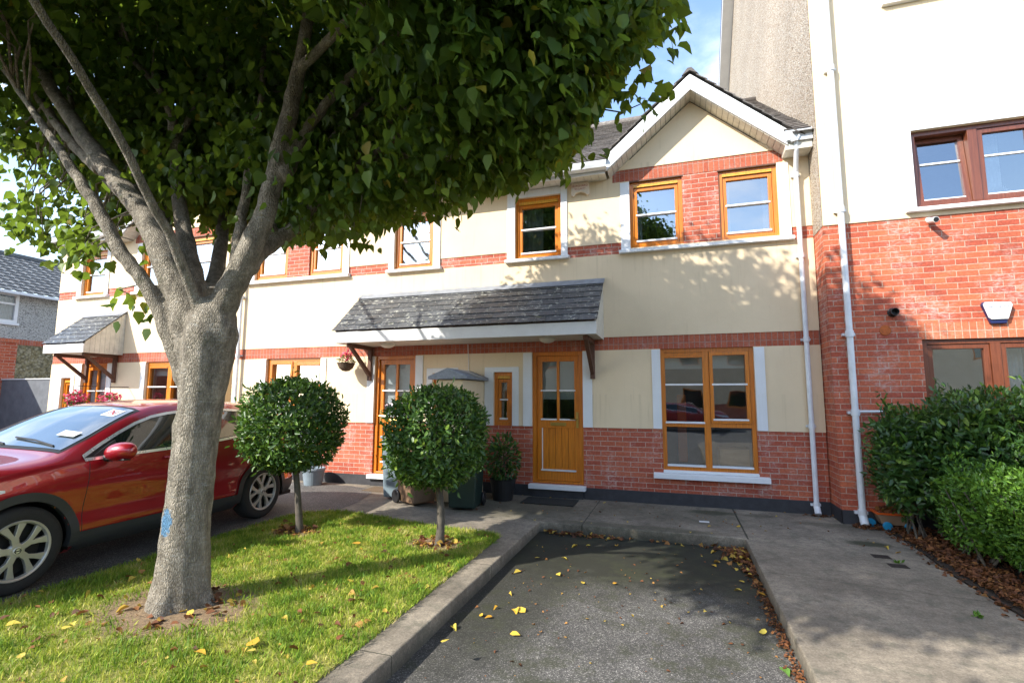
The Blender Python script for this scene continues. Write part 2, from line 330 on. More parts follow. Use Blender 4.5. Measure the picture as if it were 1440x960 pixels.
# ------------------------------------------------------------------ mesh builder
def setp(o, label=None, cat=None, group=None, kind=None):
    for k, v in (('label', label), ('category', cat), ('group', group), ('kind', kind)):
        if v: o[k] = v
    return o
def empty(name, loc, label=None, cat=None, group=None, rz=0):
    o = bpy.data.objects.new(name, None); col.objects.link(o); o.location = loc; o.rotation_euler.z = rz; o.empty_display_size = .1
    return setp(o, label, cat, group)
def wloc(o):
    v = Vector((0, 0, 0))
    while o: v += o.location; o = o.parent
    return v
class MB:
    def __init__(s): s.v = []; s.f = []; s.uv = []; s.m = []
    def face(s, pts, uv=None, mi=0):
        i = len(s.v); s.v += [tuple(p) for p in pts]; s.f.append(tuple(range(i, i+len(pts))))
        s.uv.append(uv if uv else [(p[0]+p[1], p[2]) for p in pts]); s.m.append(mi)
    def box(s, a, b, mi=0):
        x0, y0, z0 = a; x1, y1, z1 = b
        if x0 > x1: x0, x1 = x1, x0
        if y0 > y1: y0, y1 = y1, y0
        if z0 > z1: z0, z1 = z1, z0
        p = [(x0, y0, z0), (x1, y0, z0), (x1, y1, z0), (x0, y1, z0), (x0, y0, z1), (x1, y0, z1), (x1, y1, z1), (x0, y1, z1)]
        for q in ((0, 3, 2, 1), (4, 5, 6, 7), (0, 1, 5, 4), (2, 3, 7, 6), (1, 2, 6, 5), (3, 0, 4, 7)):
            s.face([p[k] for k in q], mi=mi)
    def hexa(s, p, mi=0):   # 8 points: bottom 4, top 4
        for q in ((0, 3, 2, 1), (4, 5, 6, 7), (0, 1, 5, 4), (2, 3, 7, 6), (1, 2, 6, 5), (3, 0, 4, 7)):
            s.face([p[k] for k in q], mi=mi)
    def prism(s, pts, d, mi=0):   # extrude polygon by vector d
        d = Vector(d); a = [Vector(p) for p in pts]; b = [p+d for p in a]
        s.face(a[::-1], mi=mi); s.face(b, mi=mi)
        for i in range(len(a)):
            j = (i+1) % len(a); s.face([a[i], a[j], b[j], b[i]], mi=mi)
    def tube(s, pts, rad, n=10, cap=True, mi=0, jit=0):
        pts = [Vector(p) for p in pts]
        if not hasattr(rad, '__len__'): rad = [rad]*len(pts)
        rings = []; ref = Vector((0, 0, 1)); T = (pts[1]-pts[0]).normalized()
        if abs(T.dot(ref)) > .95: ref = Vector((1, 0, 0))
        N = (ref - T*ref.dot(T)).normalized()
        for i, p in enumerate(pts):
            T = (pts[min(i+1, len(pts)-1)]-pts[max(i-1, 0)]).normalized()
            N = (N - T*N.dot(T)).normalized(); B = T.cross(N)
            rings.append([p + (N*math.cos(a)+B*math.sin(a))*rad[i]*(1+(random.uniform(-jit, jit) if jit else 0)) for a in [2*math.pi*k/n for k in range(n)]])
        base = len(s.v)
        for rg in rings: s.v += [tuple(q) for q in rg]
        for i in range(len(rings)-1):
            for k in range(n):
                k2 = (k+1) % n
                s.f.append((base+i*n+k, base+i*n+k2, base+(i+1)*n+k2, base+(i+1)*n+k)); s.uv.append([(0, 0)]*4); s.m.append(mi)
        if cap:
            s.f.append(tuple(base+k for k in range(n))[::-1]); s.uv.append([(0, 0)]*n); s.m.append(mi)
            s.f.append(tuple(base+(len(rings)-1)*n+k for k in range(n))); s.uv.append([(0, 0)]*n); s.m.append(mi)
    def lathe(s, prof, c=(0, 0, 0), n=24, axis='Z', mi=0):   # prof: (radius, height)
        base = len(s.v)
        for (r, h) in prof:
            for k in range(n):
                a = 2*math.pi*k/n
                if axis == 'Z': s.v.append((c[0]+r*math.cos(a), c[1]+r*math.sin(a), c[2]+h))
                elif axis == 'X': s.v.append((c[0]+h, c[1]+r*math.cos(a), c[2]+r*math.sin(a)))
                else: s.v.append((c[0]+r*math.cos(a), c[1]+h, c[2]+r*math.sin(a)))
        for i in range(len(prof)-1):
            for k in range(n):
                k2 = (k+1) % n
                s.f.append((base+i*n+k, base+i*n+k2, base+(i+1)*n+k2, base+(i+1)*n+k)); s.uv.append([(0, 0)]*4); s.m.append(mi)
    def build(s, name, mats, parent=None, smooth=False, bevel=0, merge=True, local=False, fix=True):
        me = bpy.data.meshes.new(name); off = Vector((0, 0, 0)) if (local or parent is None) else wloc(parent)
        me.from_pydata([(a-off.x, b-off.y, c-off.z) for a, b, c in s.v], [], s.f)
        uvl = me.uv_layers.new(name='UVMap'); flat = [c for u in s.uv for p in u for c in p]
        uvl.data.foreach_set('uv', flat)
        if not isinstance(mats, (list, tuple)): mats = [mats]
        for m in mats: me.materials.append(m)
        me.polygons.foreach_set('material_index', s.m)
        if merge or fix:
            bm = bmesh.new(); bm.from_mesh(me)
            if merge: bmesh.ops.remove_doubles(bm, verts=bm.verts, dist=1e-5)
            if fix: bmesh.ops.recalc_face_normals(bm, faces=bm.faces)
            bm.to_mesh(me); bm.free()
        if smooth: me.polygons.foreach_set('use_smooth', [True]*len(me.polygons))
        o = bpy.data.objects.new(name, me); col.objects.link(o)
        if parent: o.parent = parent
        if bevel:
            b = o.modifiers.new('bevel', 'BEVEL'); b.width = bevel; b.segments = 2; b.limit_method = 'ANGLE'; b.angle_limit = R(40)
            b.harden_normals = False
        return o
def each(mb, name, mats, parent, bevel=0, per=6):
    for i in range(0, len(mb.f), per):
        q = MB(); lo = min(min(g_) for g_ in mb.f[i:i+per]); hi = max(max(g_) for g_ in mb.f[i:i+per])+1
        q.v = mb.v[lo:hi]; q.f = [tuple(k-lo for k in g_) for g_ in mb.f[i:i+per]]; q.uv = mb.uv[i:i+per]; q.m = mb.m[i:i+per]
        q.build(name, mats, parent, bevel=bevel)
def cut_slab(mb, F, u0, u1, z0, z1, d0, d1, holes, top=None):
    """wall slab with openings; F maps (u, z, d) to world, d counts outward"""
    us = sorted({u0, u1, *[h[0] for h in holes], *[h[1] for h in holes]}); us = [u for u in us if u0-1e-9 <= u <= u1+1e-9]
    zs = sorted({z0, z1, *[h[2] for h in holes], *[h[3] for h in holes]}); zs = [z for z in zs if z0-1e-9 <= z <= z1+1e-9]
    def solid(i, j):
        if i < 0 or j < 0 or i >= len(us)-1 or j >= len(zs)-1: return False
        a = (us[i]+us[i+1])/2; b = (zs[j]+zs[j+1])/2
        return not any(h[0] < a < h[1] and h[2] < b < h[3] for h in holes)
    for i in range(len(us)-1):
        for j in range(len(zs)-1):
            if not solid(i, j): continue
            a, b, c, d = us[i], us[i+1], zs[j], zs[j+1]
            mb.face([F(a, c, d1), F(b, c, d1), F(b, d, d1), F(a, d, d1)], [(a, c), (b, c), (b, d), (a, d)])
            mb.face([F(a, c, d0), F(a, d, d0), F(b, d, d0), F(b, c, d0)], [(a, c), (a, d), (b, d), (b, c)])
            for (ok, p, q, uvp) in ((solid(i-1, j), (a, c), (a, d), 0), (solid(i+1, j), (b, c), (b, d), 0), (solid(i, j-1), (a, c), (b, c), 1), (solid(i, j+1), (a, d), (b, d), 1)):
                if not ok:
                    uvs = [(p[0]+d1, p[1]), (p[0]+d0, p[1]), (q[0]+d0, q[1]), (q[0]+d1, q[1])] if uvp == 0 else [(p[0], p[1]+d1), (p[0], p[1]+d0), (q[0], q[1]+d0), (q[0], q[1]+d1)]
                    mb.face([F(p[0], p[1], d1), F(p[0], p[1], d0), F(q[0], q[1], d0), F(q[0], q[1], d1)], uvs)
def FX(y0, m=None):
    """facade facing -Y at plane y0; m mirrors u about a value pair (sign, offset)"""
    sg, of = m if m else (1, 0)
    return lambda u, z, d: (sg*u+of, y0-d, z)
def bx(mb, F, u0, u1, z0, z1, d0, d1, mi=0):
    p = [F(u0, z0, d0), F(u1, z0, d0), F(u1, z0, d1), F(u0, z0, d1), F(u0, z1, d0), F(u1, z1, d0), F(u1, z1, d1), F(u0, z1, d1)]
    mb.hexa(p, mi)
def frame_ring(mb, F, u0, u1, z0, z1, w, d0, d1):
    bx(mb, F, u0, u0+w, z0, z1, d0, d1); bx(mb, F, u1-w, u1, z0, z1, d0, d1)
    bx(mb, F, u0+w, u1-w, z0, z0+w, d0, d1); bx(mb, F, u0+w, u1-w, z1-w, z1, d0, d1)
def text_mesh(name, body, size, mat, parent, loc, rot, sx=1):
    cu = bpy.data.curves.new(name, 'FONT'); cu.body = body; cu.size = size; cu.extrude = .0006; cu.align_x = 'CENTER'; cu.align_y = 'CENTER'
    ob = bpy.data.objects.new(name+'_tmp', cu); col.objects.link(ob)
    dg = bpy.context.evaluated_depsgraph_get(); me = bpy.data.meshes.new_from_object(ob.evaluated_get(dg))
    bpy.data.objects.remove(ob); me.name = name; me.materials.clear(); me.materials.append(mat)
    o = bpy.data.objects.new(name, me); col.objects.link(o); o.parent = parent
    o.location = Vector(loc)-wloc(parent); o.rotation_euler = rot; o.scale = (sx, 1, 1); return o

# ------------------------------------------------------------------ windows and doors
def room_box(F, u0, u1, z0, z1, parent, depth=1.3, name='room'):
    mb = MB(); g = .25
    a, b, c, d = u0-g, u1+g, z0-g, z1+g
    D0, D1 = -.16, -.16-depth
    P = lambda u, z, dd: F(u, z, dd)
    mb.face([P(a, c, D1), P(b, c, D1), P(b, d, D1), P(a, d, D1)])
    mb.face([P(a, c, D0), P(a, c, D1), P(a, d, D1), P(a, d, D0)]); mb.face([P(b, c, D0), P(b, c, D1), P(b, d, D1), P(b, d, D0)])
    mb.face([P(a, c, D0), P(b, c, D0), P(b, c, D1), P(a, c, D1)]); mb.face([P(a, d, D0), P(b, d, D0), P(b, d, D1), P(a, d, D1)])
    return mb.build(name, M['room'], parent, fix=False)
def drape(F, u0, u1, z0, z1, d, parent, mat, name='curtain', folds=9, amp=.02):
    mb = MB(); n = folds*4
    for i in range(n):
        a = u0+(u1-u0)*i/n; b = u0+(u1-u0)*(i+1)/n
        da = d+amp*math.sin(i/n*folds*2*math.pi); db = d+amp*math.sin((i+1)/n*folds*2*math.pi)
        mb.face([F(a, z0, da), F(b, z0, db), F(b, z1, db), F(a, z1, da)])
    o = mb.build(name, mat, parent, smooth=True, fix=False); return o
def sash(mb, F, u0, u1, z0, z1, w=.055, d0=-.10, d1=-.045): frame_ring(mb, F, u0, u1, z0, z1, w, d0, d1)
def pane(F, u0, u1, z0, z1, parent, mat, d=-.085):
    mb = MB(); mb.face([F(u0, z0, d), F(u1, z0, d), F(u1, z1, d), F(u0, z1, d)]); return mb.build('pane', mat, parent, fix=False)
def single_window(F, u0, u1, z0, z1, house, curtain=None, glass='glass_up', vent=True, blind=0):
    mb = MB(); frame_ring(mb, F, u0, u1, z0, z1, .06, -.13, -.035)
    iu0, iu1, iz0, iz1 = u0+.06, u1-.06, z0+.06, z1-.06
    sash(mb, F, iu0+.004, iu1-.004, iz0+.004, iz1-.004-(.055 if vent else 0), .05, -.115, -.05)
    o = mb.build('window', M['pine'], house, bevel=.003)
    if vent:
        vb = MB()
        for k in range(2): bx(vb, F, iu0, iu1, iz1-.026*(k+1)+.004, iz1-.026*k-.002, -.09, -.03+.006*k)
        each(vb, 'trickle_vent', M['pine_light'], o, .002)
    g0, g1, h0, h1 = iu0+.054, iu1-.054, iz0+.054, iz1-.054-(.055 if vent else 0)
    bar = MB(); mz = h0+(h1-h0)*.52
    bx(bar, F, g0-.02, g1+.02, mz-.014, mz+.014, -.10, -.04); bx(bar, F, g0-.02, g1+.02, h0-.018, h0+.012, -.10, -.03)
    each(bar, 'glazing_bar', M['white'], o, .004)  # white paints in the sunlit, sky-reflecting look of the wooden beading
    pane(F, g0, g1, h0, h1, o, M[glass])
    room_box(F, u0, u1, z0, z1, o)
    if curtain == 'net': drape(F, g0-.05, g1+.05, h0-.05, h1+.05, -.26, o, M['net'])
    elif curtain == 'sides':
        drape(F, g0-.08, g0+.06, h0-.05, h1+.05, -.26, o, M['net'], folds=3); drape(F, g1-.06, g1+.08, h0-.05, h1+.05, -.26, o, M['net'], folds=3)
    elif curtain == 'half': drape(F, g0-.05, g0+(g1-g0)*.55, h0-.05, h1+.05, -.27, o, M['net'], folds=5)
    if blind:
        b = MB(); bx(b, F, g0-.04, g1+.04, h1-blind*(h1-h0), h1+.04, -.20, -.19); b.build('blind', M['blind'], o)
    return o
def big_window(F, u0, u1, z0, z1, house):
    mb = MB(); frame_ring(mb, F, u0, u1, z0, z1, .06, -.13, -.035)
    um = u0+(u1-u0)*.495; zt = 1.165
    bx(mb, F, um-.045, um+.045, z0+.06, z1-.06, -.13, -.036); bx(mb, F, u0+.06, um-.045, zt-.03, zt+.03, -.13, -.034); bx(mb, F, um+.045, u1-.06, zt-.03, zt+.03, -.13, -.034)
    sash(mb, F, um+.05, u1-.064, zt+.034, z1-.064, .05, -.115, -.02)
    o = mb.build('window', M['pine'], house, bevel=.003)
    bars = MB(); W = (u0+.06, um-.045); E = (um+.10, u1-.114)
    mz = zt+.03+(z1-.06-zt-.03)*.54
    for a, b, z in ((W[0], W[1], mz), (E[0]-.02, E[1]+.02, mz), (W[0]-.01, W[1]+.01, zt+.035), (E[0]-.02, E[1]+.02, zt+.085), (W[0], W[1], z0+.07), (um+.045, u1-.06, z0+.07)):
        bx(bars, F, a, b, z-.013, z+.013, -.10, -.012)
    each(bars, 'glazing_bar', M['white'], o, .003)  # bars coloured white for the bright sky glint along their tops
    vb = MB()
    for k in range(3): bx(vb, F, W[0], W[1], z1-.062-.026*(k+1), z1-.064-.026*k, -.09, -.04+.007*k)
    vb.build('trickle_vent', M['pine'], o, bevel=.002)
    pane(F, W[0], W[1], zt+.03, z1-.06, o, M['glass']); pane(F, E[0], E[1], zt+.084, z1-.114, o, M['glass'])
    pane(F, W[0], W[1], z0+.06, zt-.03, o, M['glass']); pane(F, um+.045, u1-.06, z0+.06, zt-.03, o, M['glass'])
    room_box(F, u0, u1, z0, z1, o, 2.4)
    b = MB(); bx(b, F, u0+.03, u1-.03, z1-.30, z1-.04, -.20, -.19); b.build('blind', M['blind'], o)
    return o
def surround(F, u0, u1, z0, z1, hu0, hu1, hz0, hz1, parent, sill=True, d=.03, top=True):
    mb = MB()
    bx(mb, F, u0, hu0, z0, z1, .0145, d); bx(mb, F, hu1, u1, z0, z1, .0145, d)
    if top: bx(mb, F, hu0, hu1, hz1, z1, .0145, d)
    each(mb, 'window_surround', M['trim'], parent, .004)
    if sill:
        s = MB(); p = [(u0-.03, z0-.055, .0), (u1+.03, z0-.055, .0), (u1+.03, z0-.055, .085), (u0-.03, z0-.055, .085), (u0-.03, z0+.012, -.02), (u1+.03, z0+.012, -.02), (u1+.03, z0-.004, .085), (u0-.03, z0-.004, .085)]
        s.hexa([F(*q) for q in p]); s.build('window_sill', M['trim'], parent, bevel=.006)
def door(F, u0, u1, z0, z1, house, blind=True, frosted=False):
    mb = MB(); bx(mb, F, u0, u0+.065, z0, z1, -.14, -.03); bx(mb, F, u1-.065, u1, z0, z1, -.14, -.03); bx(mb, F, u0+.065, u1-.065, z1-.065, z1, -.14, -.03)
    bx(mb, F, u0+.065, u1-.065, z0, z0+.035, -.14, -.03)
    fr = mb.build('door', M['pine'], house, bevel=.003)
    a, b, c, d = u0+.068, u1-.068, z0+.04, z1-.068
    s = .085; zm = z0+(z1-z0)*.475
    lf = MB()
    bx(lf, F, a, a+s, c, d, -.125, -.065); bx(lf, F, b-s, b, c, d, -.125, -.065)
    bx(lf, F, a+s, b-s, d-.09, d, -.125, -.065); bx(lf, F, a+s, b-s, c, c+.16, -.125, -.065); bx(lf, F, a+s, b-s, zm-.13, zm, -.125, -.065)
    mu = (a+b)/2; bx(lf, F, mu-.022, mu+.022, zm, d-.09, -.12, -.066)
    n = 5; W = (b-s-a-s)/n
    for k in range(n): bx(lf, F, a+s+k*W+.002, a+s+(k+1)*W-.002, c+.16, zm-.13, -.11, -.085)
    bx(lf, F, a+s-.02, b-s+.02, c+.16, zm-.13, -.125, -.112)
    lf.build('door_leaf', M['pine'], fr, bevel=.003)
    bars = MB(); mz = zm+(d-.09-zm)*.5
    for z in (mz, zm+.008): bx(bars, F, a+s-.02, mu-.024, z-.012, z+.012, -.1, -.048); bx(bars, F, mu+.024, b-s+.02, z-.012, z+.012, -.1, -.048)
    bx(bars, F, a+s-.02, b-s+.02, c+.15, c+.175, -.11, -.045)
    bx(bars, F, a+s-.006, a+s+.006, c+.175, zm-.13, -.1, -.062)
    each(bars, 'weather_bar', M['white'], fr, .003)
    pane(F, a+s, b-s, zm, d-.09, fr, M['glass'], -.095)
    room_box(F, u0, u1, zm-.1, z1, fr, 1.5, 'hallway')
    lb = MB(); bx(lb, F, mu-.13, mu+.13, zm-.095, zm-.04, -.07, -.055); bx(lb, F, mu-.11, mu+.11, zm-.085, zm-.05, -.056, -.05)
    lb.build('letterbox', M['brass'], fr, bevel=.003)
    h = MB(); hu = b-.04; bx(h, F, hu-.02, hu+.02, zm-.12, zm+.13, -.068, -.056)
    h.tube([F(hu, zm+.02, -.06), F(hu, zm+.02, -.015), F(hu-.11, zm+.02, -.012)], .009, 8)
    h.build('door_handle', M['brass'], fr, smooth=False)
    if blind:
        b_ = MB(); bx(b_, F, a+s-.02, b-s+.02, zm+.33+(0 if not frosted else -.33), d-.08, -.135, -.13); b_.build('door_blind', M['blind'] if not frosted else M['net'], fr)
    return fr

# ------------------------------------------------------------------ roofs
def tiled(mb, O, U, V, nrm, wu, wv, cw, ch, th=.018, lift=.02, clip=None, prof='flat'):
    """tiles laid on plane O+U*u+V*v; each course tilts so its lower edge stands proud"""
    O, U, V, nrm = map(Vector, (O, U, V, nrm)); nr = int(math.ceil(wv/ch)); nc = int(math.ceil(wu/cw))
    for j in range(nr):
        sh = (j % 2)*.5*cw if prof != 'roll' else 0
        for i in range(-1, nc+1):
            a = max(0, i*cw+sh+.002); b = min(wu, (i+1)*cw+sh-.002)
            if b-a < .01: continue
            v0 = j*ch; v1 = min(wv, (j+1)*ch+.02)
            if clip and not clip((a+b)/2, (v0+v1)/2): continue
            jit = random.uniform(-.003, .003)
            if prof == 'roll':
                k = 6
                for q in range(k):
                    s0 = a+(b-a)*q/k; s1 = a+(b-a)*(q+1)/k
                    r0_ = .022*max(0, math.sin(q/k*2*math.pi)); r1_ = .022*max(0, math.sin((q+1)/k*2*math.pi))
                    P = lambda s_, v_, h_: O+U*s_+V*v_+nrm*h_
                    mb.face([P(s0, v0, lift+th+r0_), P(s1, v0, lift+th+r1_), P(s1, v1, th+r1_), P(s0, v1, th+r0_)])
                    mb.face([P(s0, v0, r0_), P(s1, v0, r1_), P(s1, v0, lift+th+r1_), P(s0, v0, lift+th+r0_)])
            else:
                P = lambda s_, v_, h_: O+U*s_+V*v_+nrm*h_
                e = random.uniform(-.004, .004)
                p = [P(a, v0+e, lift), P(b, v0+e, lift), P(b, v1, 0), P(a, v1, 0), P(a, v0+e, lift+th+jit), P(b, v0+e, lift+th+jit), P(b, v1, th), P(a, v1, th)]
                mb.hexa(p)

def canopy(x0, x1, house, F0=None):
    """lean-to slate canopy with white fascia and timber brackets (facade at y=0)"""
    zt, zb, yb = 3.46, 2.675, -.84
    V = Vector((0, -yb, zt-zb)); L = V.length; V.normalize(); nrm = Vector((0, -V.z, V.y))
    mb = MB(); tiled(mb, (x0, yb, zb), (1, 0, 0), V, nrm, x1-x0, L-.12, .25, .155, .009, .010)
    o = mb.build('canopy', M['slate'], house, merge=False, fix=False)
    # lead-look flashing along the wall
    fl = MB(); P = lambda x, v, h: Vector((x, yb, zb))+V*v+nrm*h
    fl.hexa([P(x0-.01, L-.16, .02), P(x1+.01, L-.16, .02), P(x1+.01, L+.0, .012), P(x0-.01, L+.0, .012), P(x0-.01, L-.16, .026), P(x1+.01, L-.16, .026), P(x1+.01, L, .018), P(x0-.01, L, .018)])
    fl.build('flashing', plain('lead_flashing', (.22, .24, .27), .4, var=.3), o)
    mb = MB(); mb.box((x0+.02, yb+.02, zb-.20), (x1-.02, yb+.05, zb-.015)); 
    mb.build('fascia', M['white'], o, bevel=.004)
    # boarded cheeks
    for xa in (x0+.02, x1-.045):
        ck = MB(); n = 8
        for k in range(n):
            ya = yb+.052+(-.012-yb-.052)*k/n; yc = yb+.052+(-.012-yb-.052)*(k+1)/n-.004
            za = zb-.02+(ya-yb)*(zt-zb)/(-yb); zc = zb-.02+(yc-yb)*(zt-zb)/(-yb)
            ck.prism([(xa, ya, zb-.20), (xa, yc, zb-.20), (xa, yc, zc), (xa, ya, za)], (.025, 0, 0))
        ck.build('cheek', M['soffit'], o)
    sf = MB(); sf.box((x0+.04, yb+.051, zb-.195), (x1-.04, -.017, zb-.18)); sf.build('soffit', M['soffit'], o)
    us = MB(); P2 = [P(x0+.05, .02, -.02), P(x1-.05, .02, -.02), P(x1-.05, L-.02, -.02), P(x0+.05, L-.02, -.02)]; us.face(P2); us.build('roof_deck', M['oldwood'], o, fix=False)
    def bracket(x):
        b = MB(); b.box((x-.035, -.075, 1.86), (x+.035, -.016, zb-.197)); b.box((x-.035, -.70, zb-.265), (x+.035, -.075, zb-.197))
        b.prism([(x-.03, -.66, zb-.265), (x-.03, -.58, zb-.265), (x-.03, -.076, 2.02), (x-.03, -.076, 1.93)], (.06, 0, 0))
        b.build('bracket', M['oldwood'], o, bevel=.005)
    bracket(x0+.24 if x1-x0 > 3 else x0+.2); bracket(x1-.20)
    def lamp(x):
        l = MB(); l.lathe([(0, -.075), (.05, -.07), (.10, -.05), (.125, -.02), (.13, 0), (.0, 0)], (x, -.42, zb-.196), 24); l.build('soffit_lamp', M['frost'], o, smooth=True)
    if x1-x0 > 3: lamp(-4.72); lamp(-1.87)
    else: lamp((x0+x1)/2+.35)
    return o

# ------------------------------------------------------------------ the terrace
def terrace_house(sg, of, label, canopy_span=None, extras=''):
    """one house, designed for u in [-3.31, 1.95]; world x = sg*u + of"""
    xa, xb = sorted((sg*-3.31+of, sg*1.95+of))
    H = empty('terraced_house', ((xa+xb)/2, 0, 0), label, 'house', 'terraced houses in a row')
    F = FX(0, (sg, of)); first = 'first' in extras
    # openings (u0,u1,z0,z1)
    D = (-2.235, -1.395, .205, 2.31); DB = (-2.235, -1.395, 0.0, 2.31); BW = (-.20, 1.095, .50, 2.31); SW = (-2.905, -2.575, 1.10, 1.985)
    W2 = (-2.535, -1.73, 3.895, 4.975); G1 = (-.605, .20, 3.93, 5.04); G2 = (.725, 1.53, 3.93, 5.04)
    mb = MB(); cut_slab(mb, F, -3.31, 1.95, 0, .175, -.25, .012, [(D[0], D[1], 0, .2)]); mb.build('plinth', M['plinth'], H)
    mb = MB(); cut_slab(mb, F, -3.31, 1.95, .175, 1.10, -.25, 0, [D, BW]); mb.build('brick_base', M['brick'], H)
    mb = MB(); cut_slab(mb, F, -3.31, 1.95, 1.10, 2.31, -.25, .012, [D, BW, SW]); mb.build('rendered_wall', M['cream'], H)
    mb = MB(); cut_slab(mb, F, -3.31, 1.95, 2.31, 2.515, -.25, .002, []); mb.build('brick_band', M['soldier'], H)
    # upper wall: cream with holes, brick bands let in
    bands = [(-3.31, -2.675, 3.85, 4.035), (-1.62, -.75, 3.85, 4.035), (1.68, 1.95, 3.85, 4.035), (-.87, 1.62, 5.04, 5.24), (.20, .725, 3.93, 5.04)]
    mb = MB(); cut_slab(mb, F, -3.31, 1.95, 2.515, 5.40, -.25, .012, [W2, G1, G2]+bands)
    # gable triangle
    cu, sl = .36, .87; gz = 6.22
    def gx(z): return (gz-z)/sl
    mb.face([F(cu-gx(5.40), 5.40, .012), F(cu+gx(5.40), 5.40, .012), F(cu, gz, .012)], [(0, 0)]*3)
    mb.build('rendered_wall', M['cream'], H, fix=False)
    mb = MB()
    for b in bands[:3]+bands[4:]: mb = MB(); cut_slab(mb, F, *b, -.25, 0 if b in bands[:3] else -.004, []); mb.build('brick_panel', M['brick'], H)
    mb = MB(); cut_slab(mb, F, *bands[3], -.25, 0.0, []); mb.build('brick_band', M['soldier'], H)
    # strips beside ground-floor openings
    mb = MB()
    for a, b in ((-2.385, -2.235), (-1.395, -1.245)): bx(mb, F, a, b, 1.10, 2.30, .0125, .028)
    each(mb, 'door_surround', M['trim'], H, .003)
    mb = MB()
    for a, b in ((-.33, -.205), (1.10, 1.235)): bx(mb, F, a, b, 1.105, 2.30, .0125, .028)
    each(mb, 'window_surround', M['trim'], H, .003)
    s = MB(); q = [(-.34, .385, .0), (1.225, .385, .0), (1.225, .385, .11), (-.34, .385, .11), (-.34, .47, -.1), (1.225, .47, -.1), (1.225, .455, .11), (-.34, .455, .11)]
    s.hexa([F(*p) for p in q]); bx(s, F, -.20, 1.095, .465, .502, -.13, .03); s.build('window_sill', M['trim'], H, bevel=.006)
    s = MB(); bx(s, F, -2.27, -1.36, .13, .20, -.2, .12); s.build('door_step', M['trim'], H, bevel=.006)
    s = MB(); bx(s, F, -2.23, -1.40, .0, .129, -.2, .05); s.build('door_riser', M['plinth'], H)
    door(F, *D, H, True, frosted=not first)
    bw = big_window(F, *BW, H)
    if first:
        b = MB(); bx(b, F, .62, 1.02, .42, .80, -.75, -.35); b.build('side_table', M['table'], bw)
        b = MB(); b.box((.02, .62, .55), (.16, .78, 1.62)); b.build('hanging_coat', M['orange'], bw, bevel=.02)
    sw = single_window(F, *SW, H, None, 'glass', True)
    surround(F, -3.065, -2.46, 1.10, 2.07, SW[0], SW[1], SW[2], SW[3], H, sill=False, d=.026)
    if first:
        v = MB(); v.lathe([(0, 0), (.035, 0), (.055, .03), (.058, .08), (.035, .11), (.0, .11)], (-2.70, .20, 1.22), 16); v.build('vase', M['white'], sw, smooth=True)
        st = MB(); bx(st, F, -1.30, -1.29, 0, 0.01, -.2, -.19)
    single_window(F, *W2, H, 'half' if first else 'net', 'glass_up')
    surround(F, -2.675, -1.62, 3.895, 5.10, W2[0], W2[1], W2[2], W2[3], H)
    single_window(F, *G1, H, 'sides' if first else 'net', blind=.45 if first else 0); single_window(F, *G2, H, 'sides' if first else 'net')
    mb = MB(); bx(mb, F, -.75, -.605, 3.895, 5.02, .0125, .028); bx(mb, F, 1.53, 1.68, 3.895, 5.02, .0125, .028); each(mb, 'window_surround', M['trim'], H, .004)
    s = MB(); q = [(-.78, 3.84, 0), (1.705, 3.84, 0), (1.705, 3.84, .09), (-.78, 3.84, .09), (-.78, 3.935, -.1), (1.705, 3.935, -.1), (1.705, 3.89, .09), (-.78, 3.89, .09)]
    s.hexa([F(*p) for p in q]); s.build('window_sill', M['trim'], H, bevel=.005)
    mb = MB(); bx(mb, F, -.61, .21, 5.018, 5.038, -.2, .01); bx(mb, F, .715, 1.54, 5.018, 5.038, -.2, .01); each(mb, 'lintel', M['oldwood'], H)
    # back and sides
    mb = MB(); mb.box((xa+.01, .26, 0), (xa+.2, 8.0, 5.3)); mb.box((xb-.2, .26, 0), (xb-.01, 8, 5.3)); mb.box((xa+.2, 7.8, 0), (xb-.2, 8, 5.3)); each(mb, 'rear_wall', M['dash'], H)
    # gable-end infill (triangles under the main roof)
    for x in (xa+.01, xb-.2):
        mb = MB(); mb.prism([(x, .3, 5.3), (x, 8.0, 5.3), (x, 4.0, 8.1)], (.19, 0, 0)); mb.build('gable_wall', M['dash'], H)
    # main roof
    ez, ey, rz, ry = 5.27, -.38, 8.32, 4.0
    Vv = Vector((0, ry-ey, rz-ez)); L = Vv.length; Vv.normalize(); nrm = Vector((0, -Vv.z, Vv.y)); gxw = sg*cu+of
    def clip(u, v):
        p = Vector((xa, ey, ez))+Vector((1, 0, 0))*u+Vv*v
        return not (p.z < 6.52-abs(p.x-gxw)*sl-.02)
    mb = MB(); tiled(mb, (xa, ey, ez), (1, 0, 0), Vv, nrm, xb-xa, L, .20, .165, .014, .018, clip)
    mb.face([(xa, ry, rz), (xb, ry, rz), (xb, 8.4, 5.27), (xa, 8.4, 5.27)])
    roof = mb.build('roof', M['tile'], H, merge=False, fix=False)
    mb = MB(); mb.tube([(xa, ry, rz+.0), (xb, ry, rz+.0)], .10, 12); mb.build('ridge_tile', M['tile'], roof, smooth=True)
    # gable roof: two slopes
    zap = 6.525; yf = -.345; yback = 1.6
    for s_ in (-1, 1):
        Uv = Vector((0, 1, 0)); ex = gxw+s_*(1.60 if s_*sg > 0 else 1.33); ez_ = zap-abs(ex-gxw)*sl
        Vg = Vector((gxw-ex, 0, zap-ez_)); Lg = Vg.length; Vg.normalize(); ng = Vector((-Vg.z*(1 if Vg.x > 0 else -1), 0, abs(Vg.x)))
        def clip2(u, v):
            p = Vector((ex, yf, ez_))+Uv*u+Vg*v
            return p.z > ez+(p.y-ey)*(rz-ez)/(ry-ey)-.12
        mb = MB(); tiled(mb, (ex, yf, ez_), Uv, Vg, ng, yback-yf, Lg, .20, .165, .014, .018, clip2)
        mb.build('gable_roof', M['tile'], roof, merge=False, fix=False)
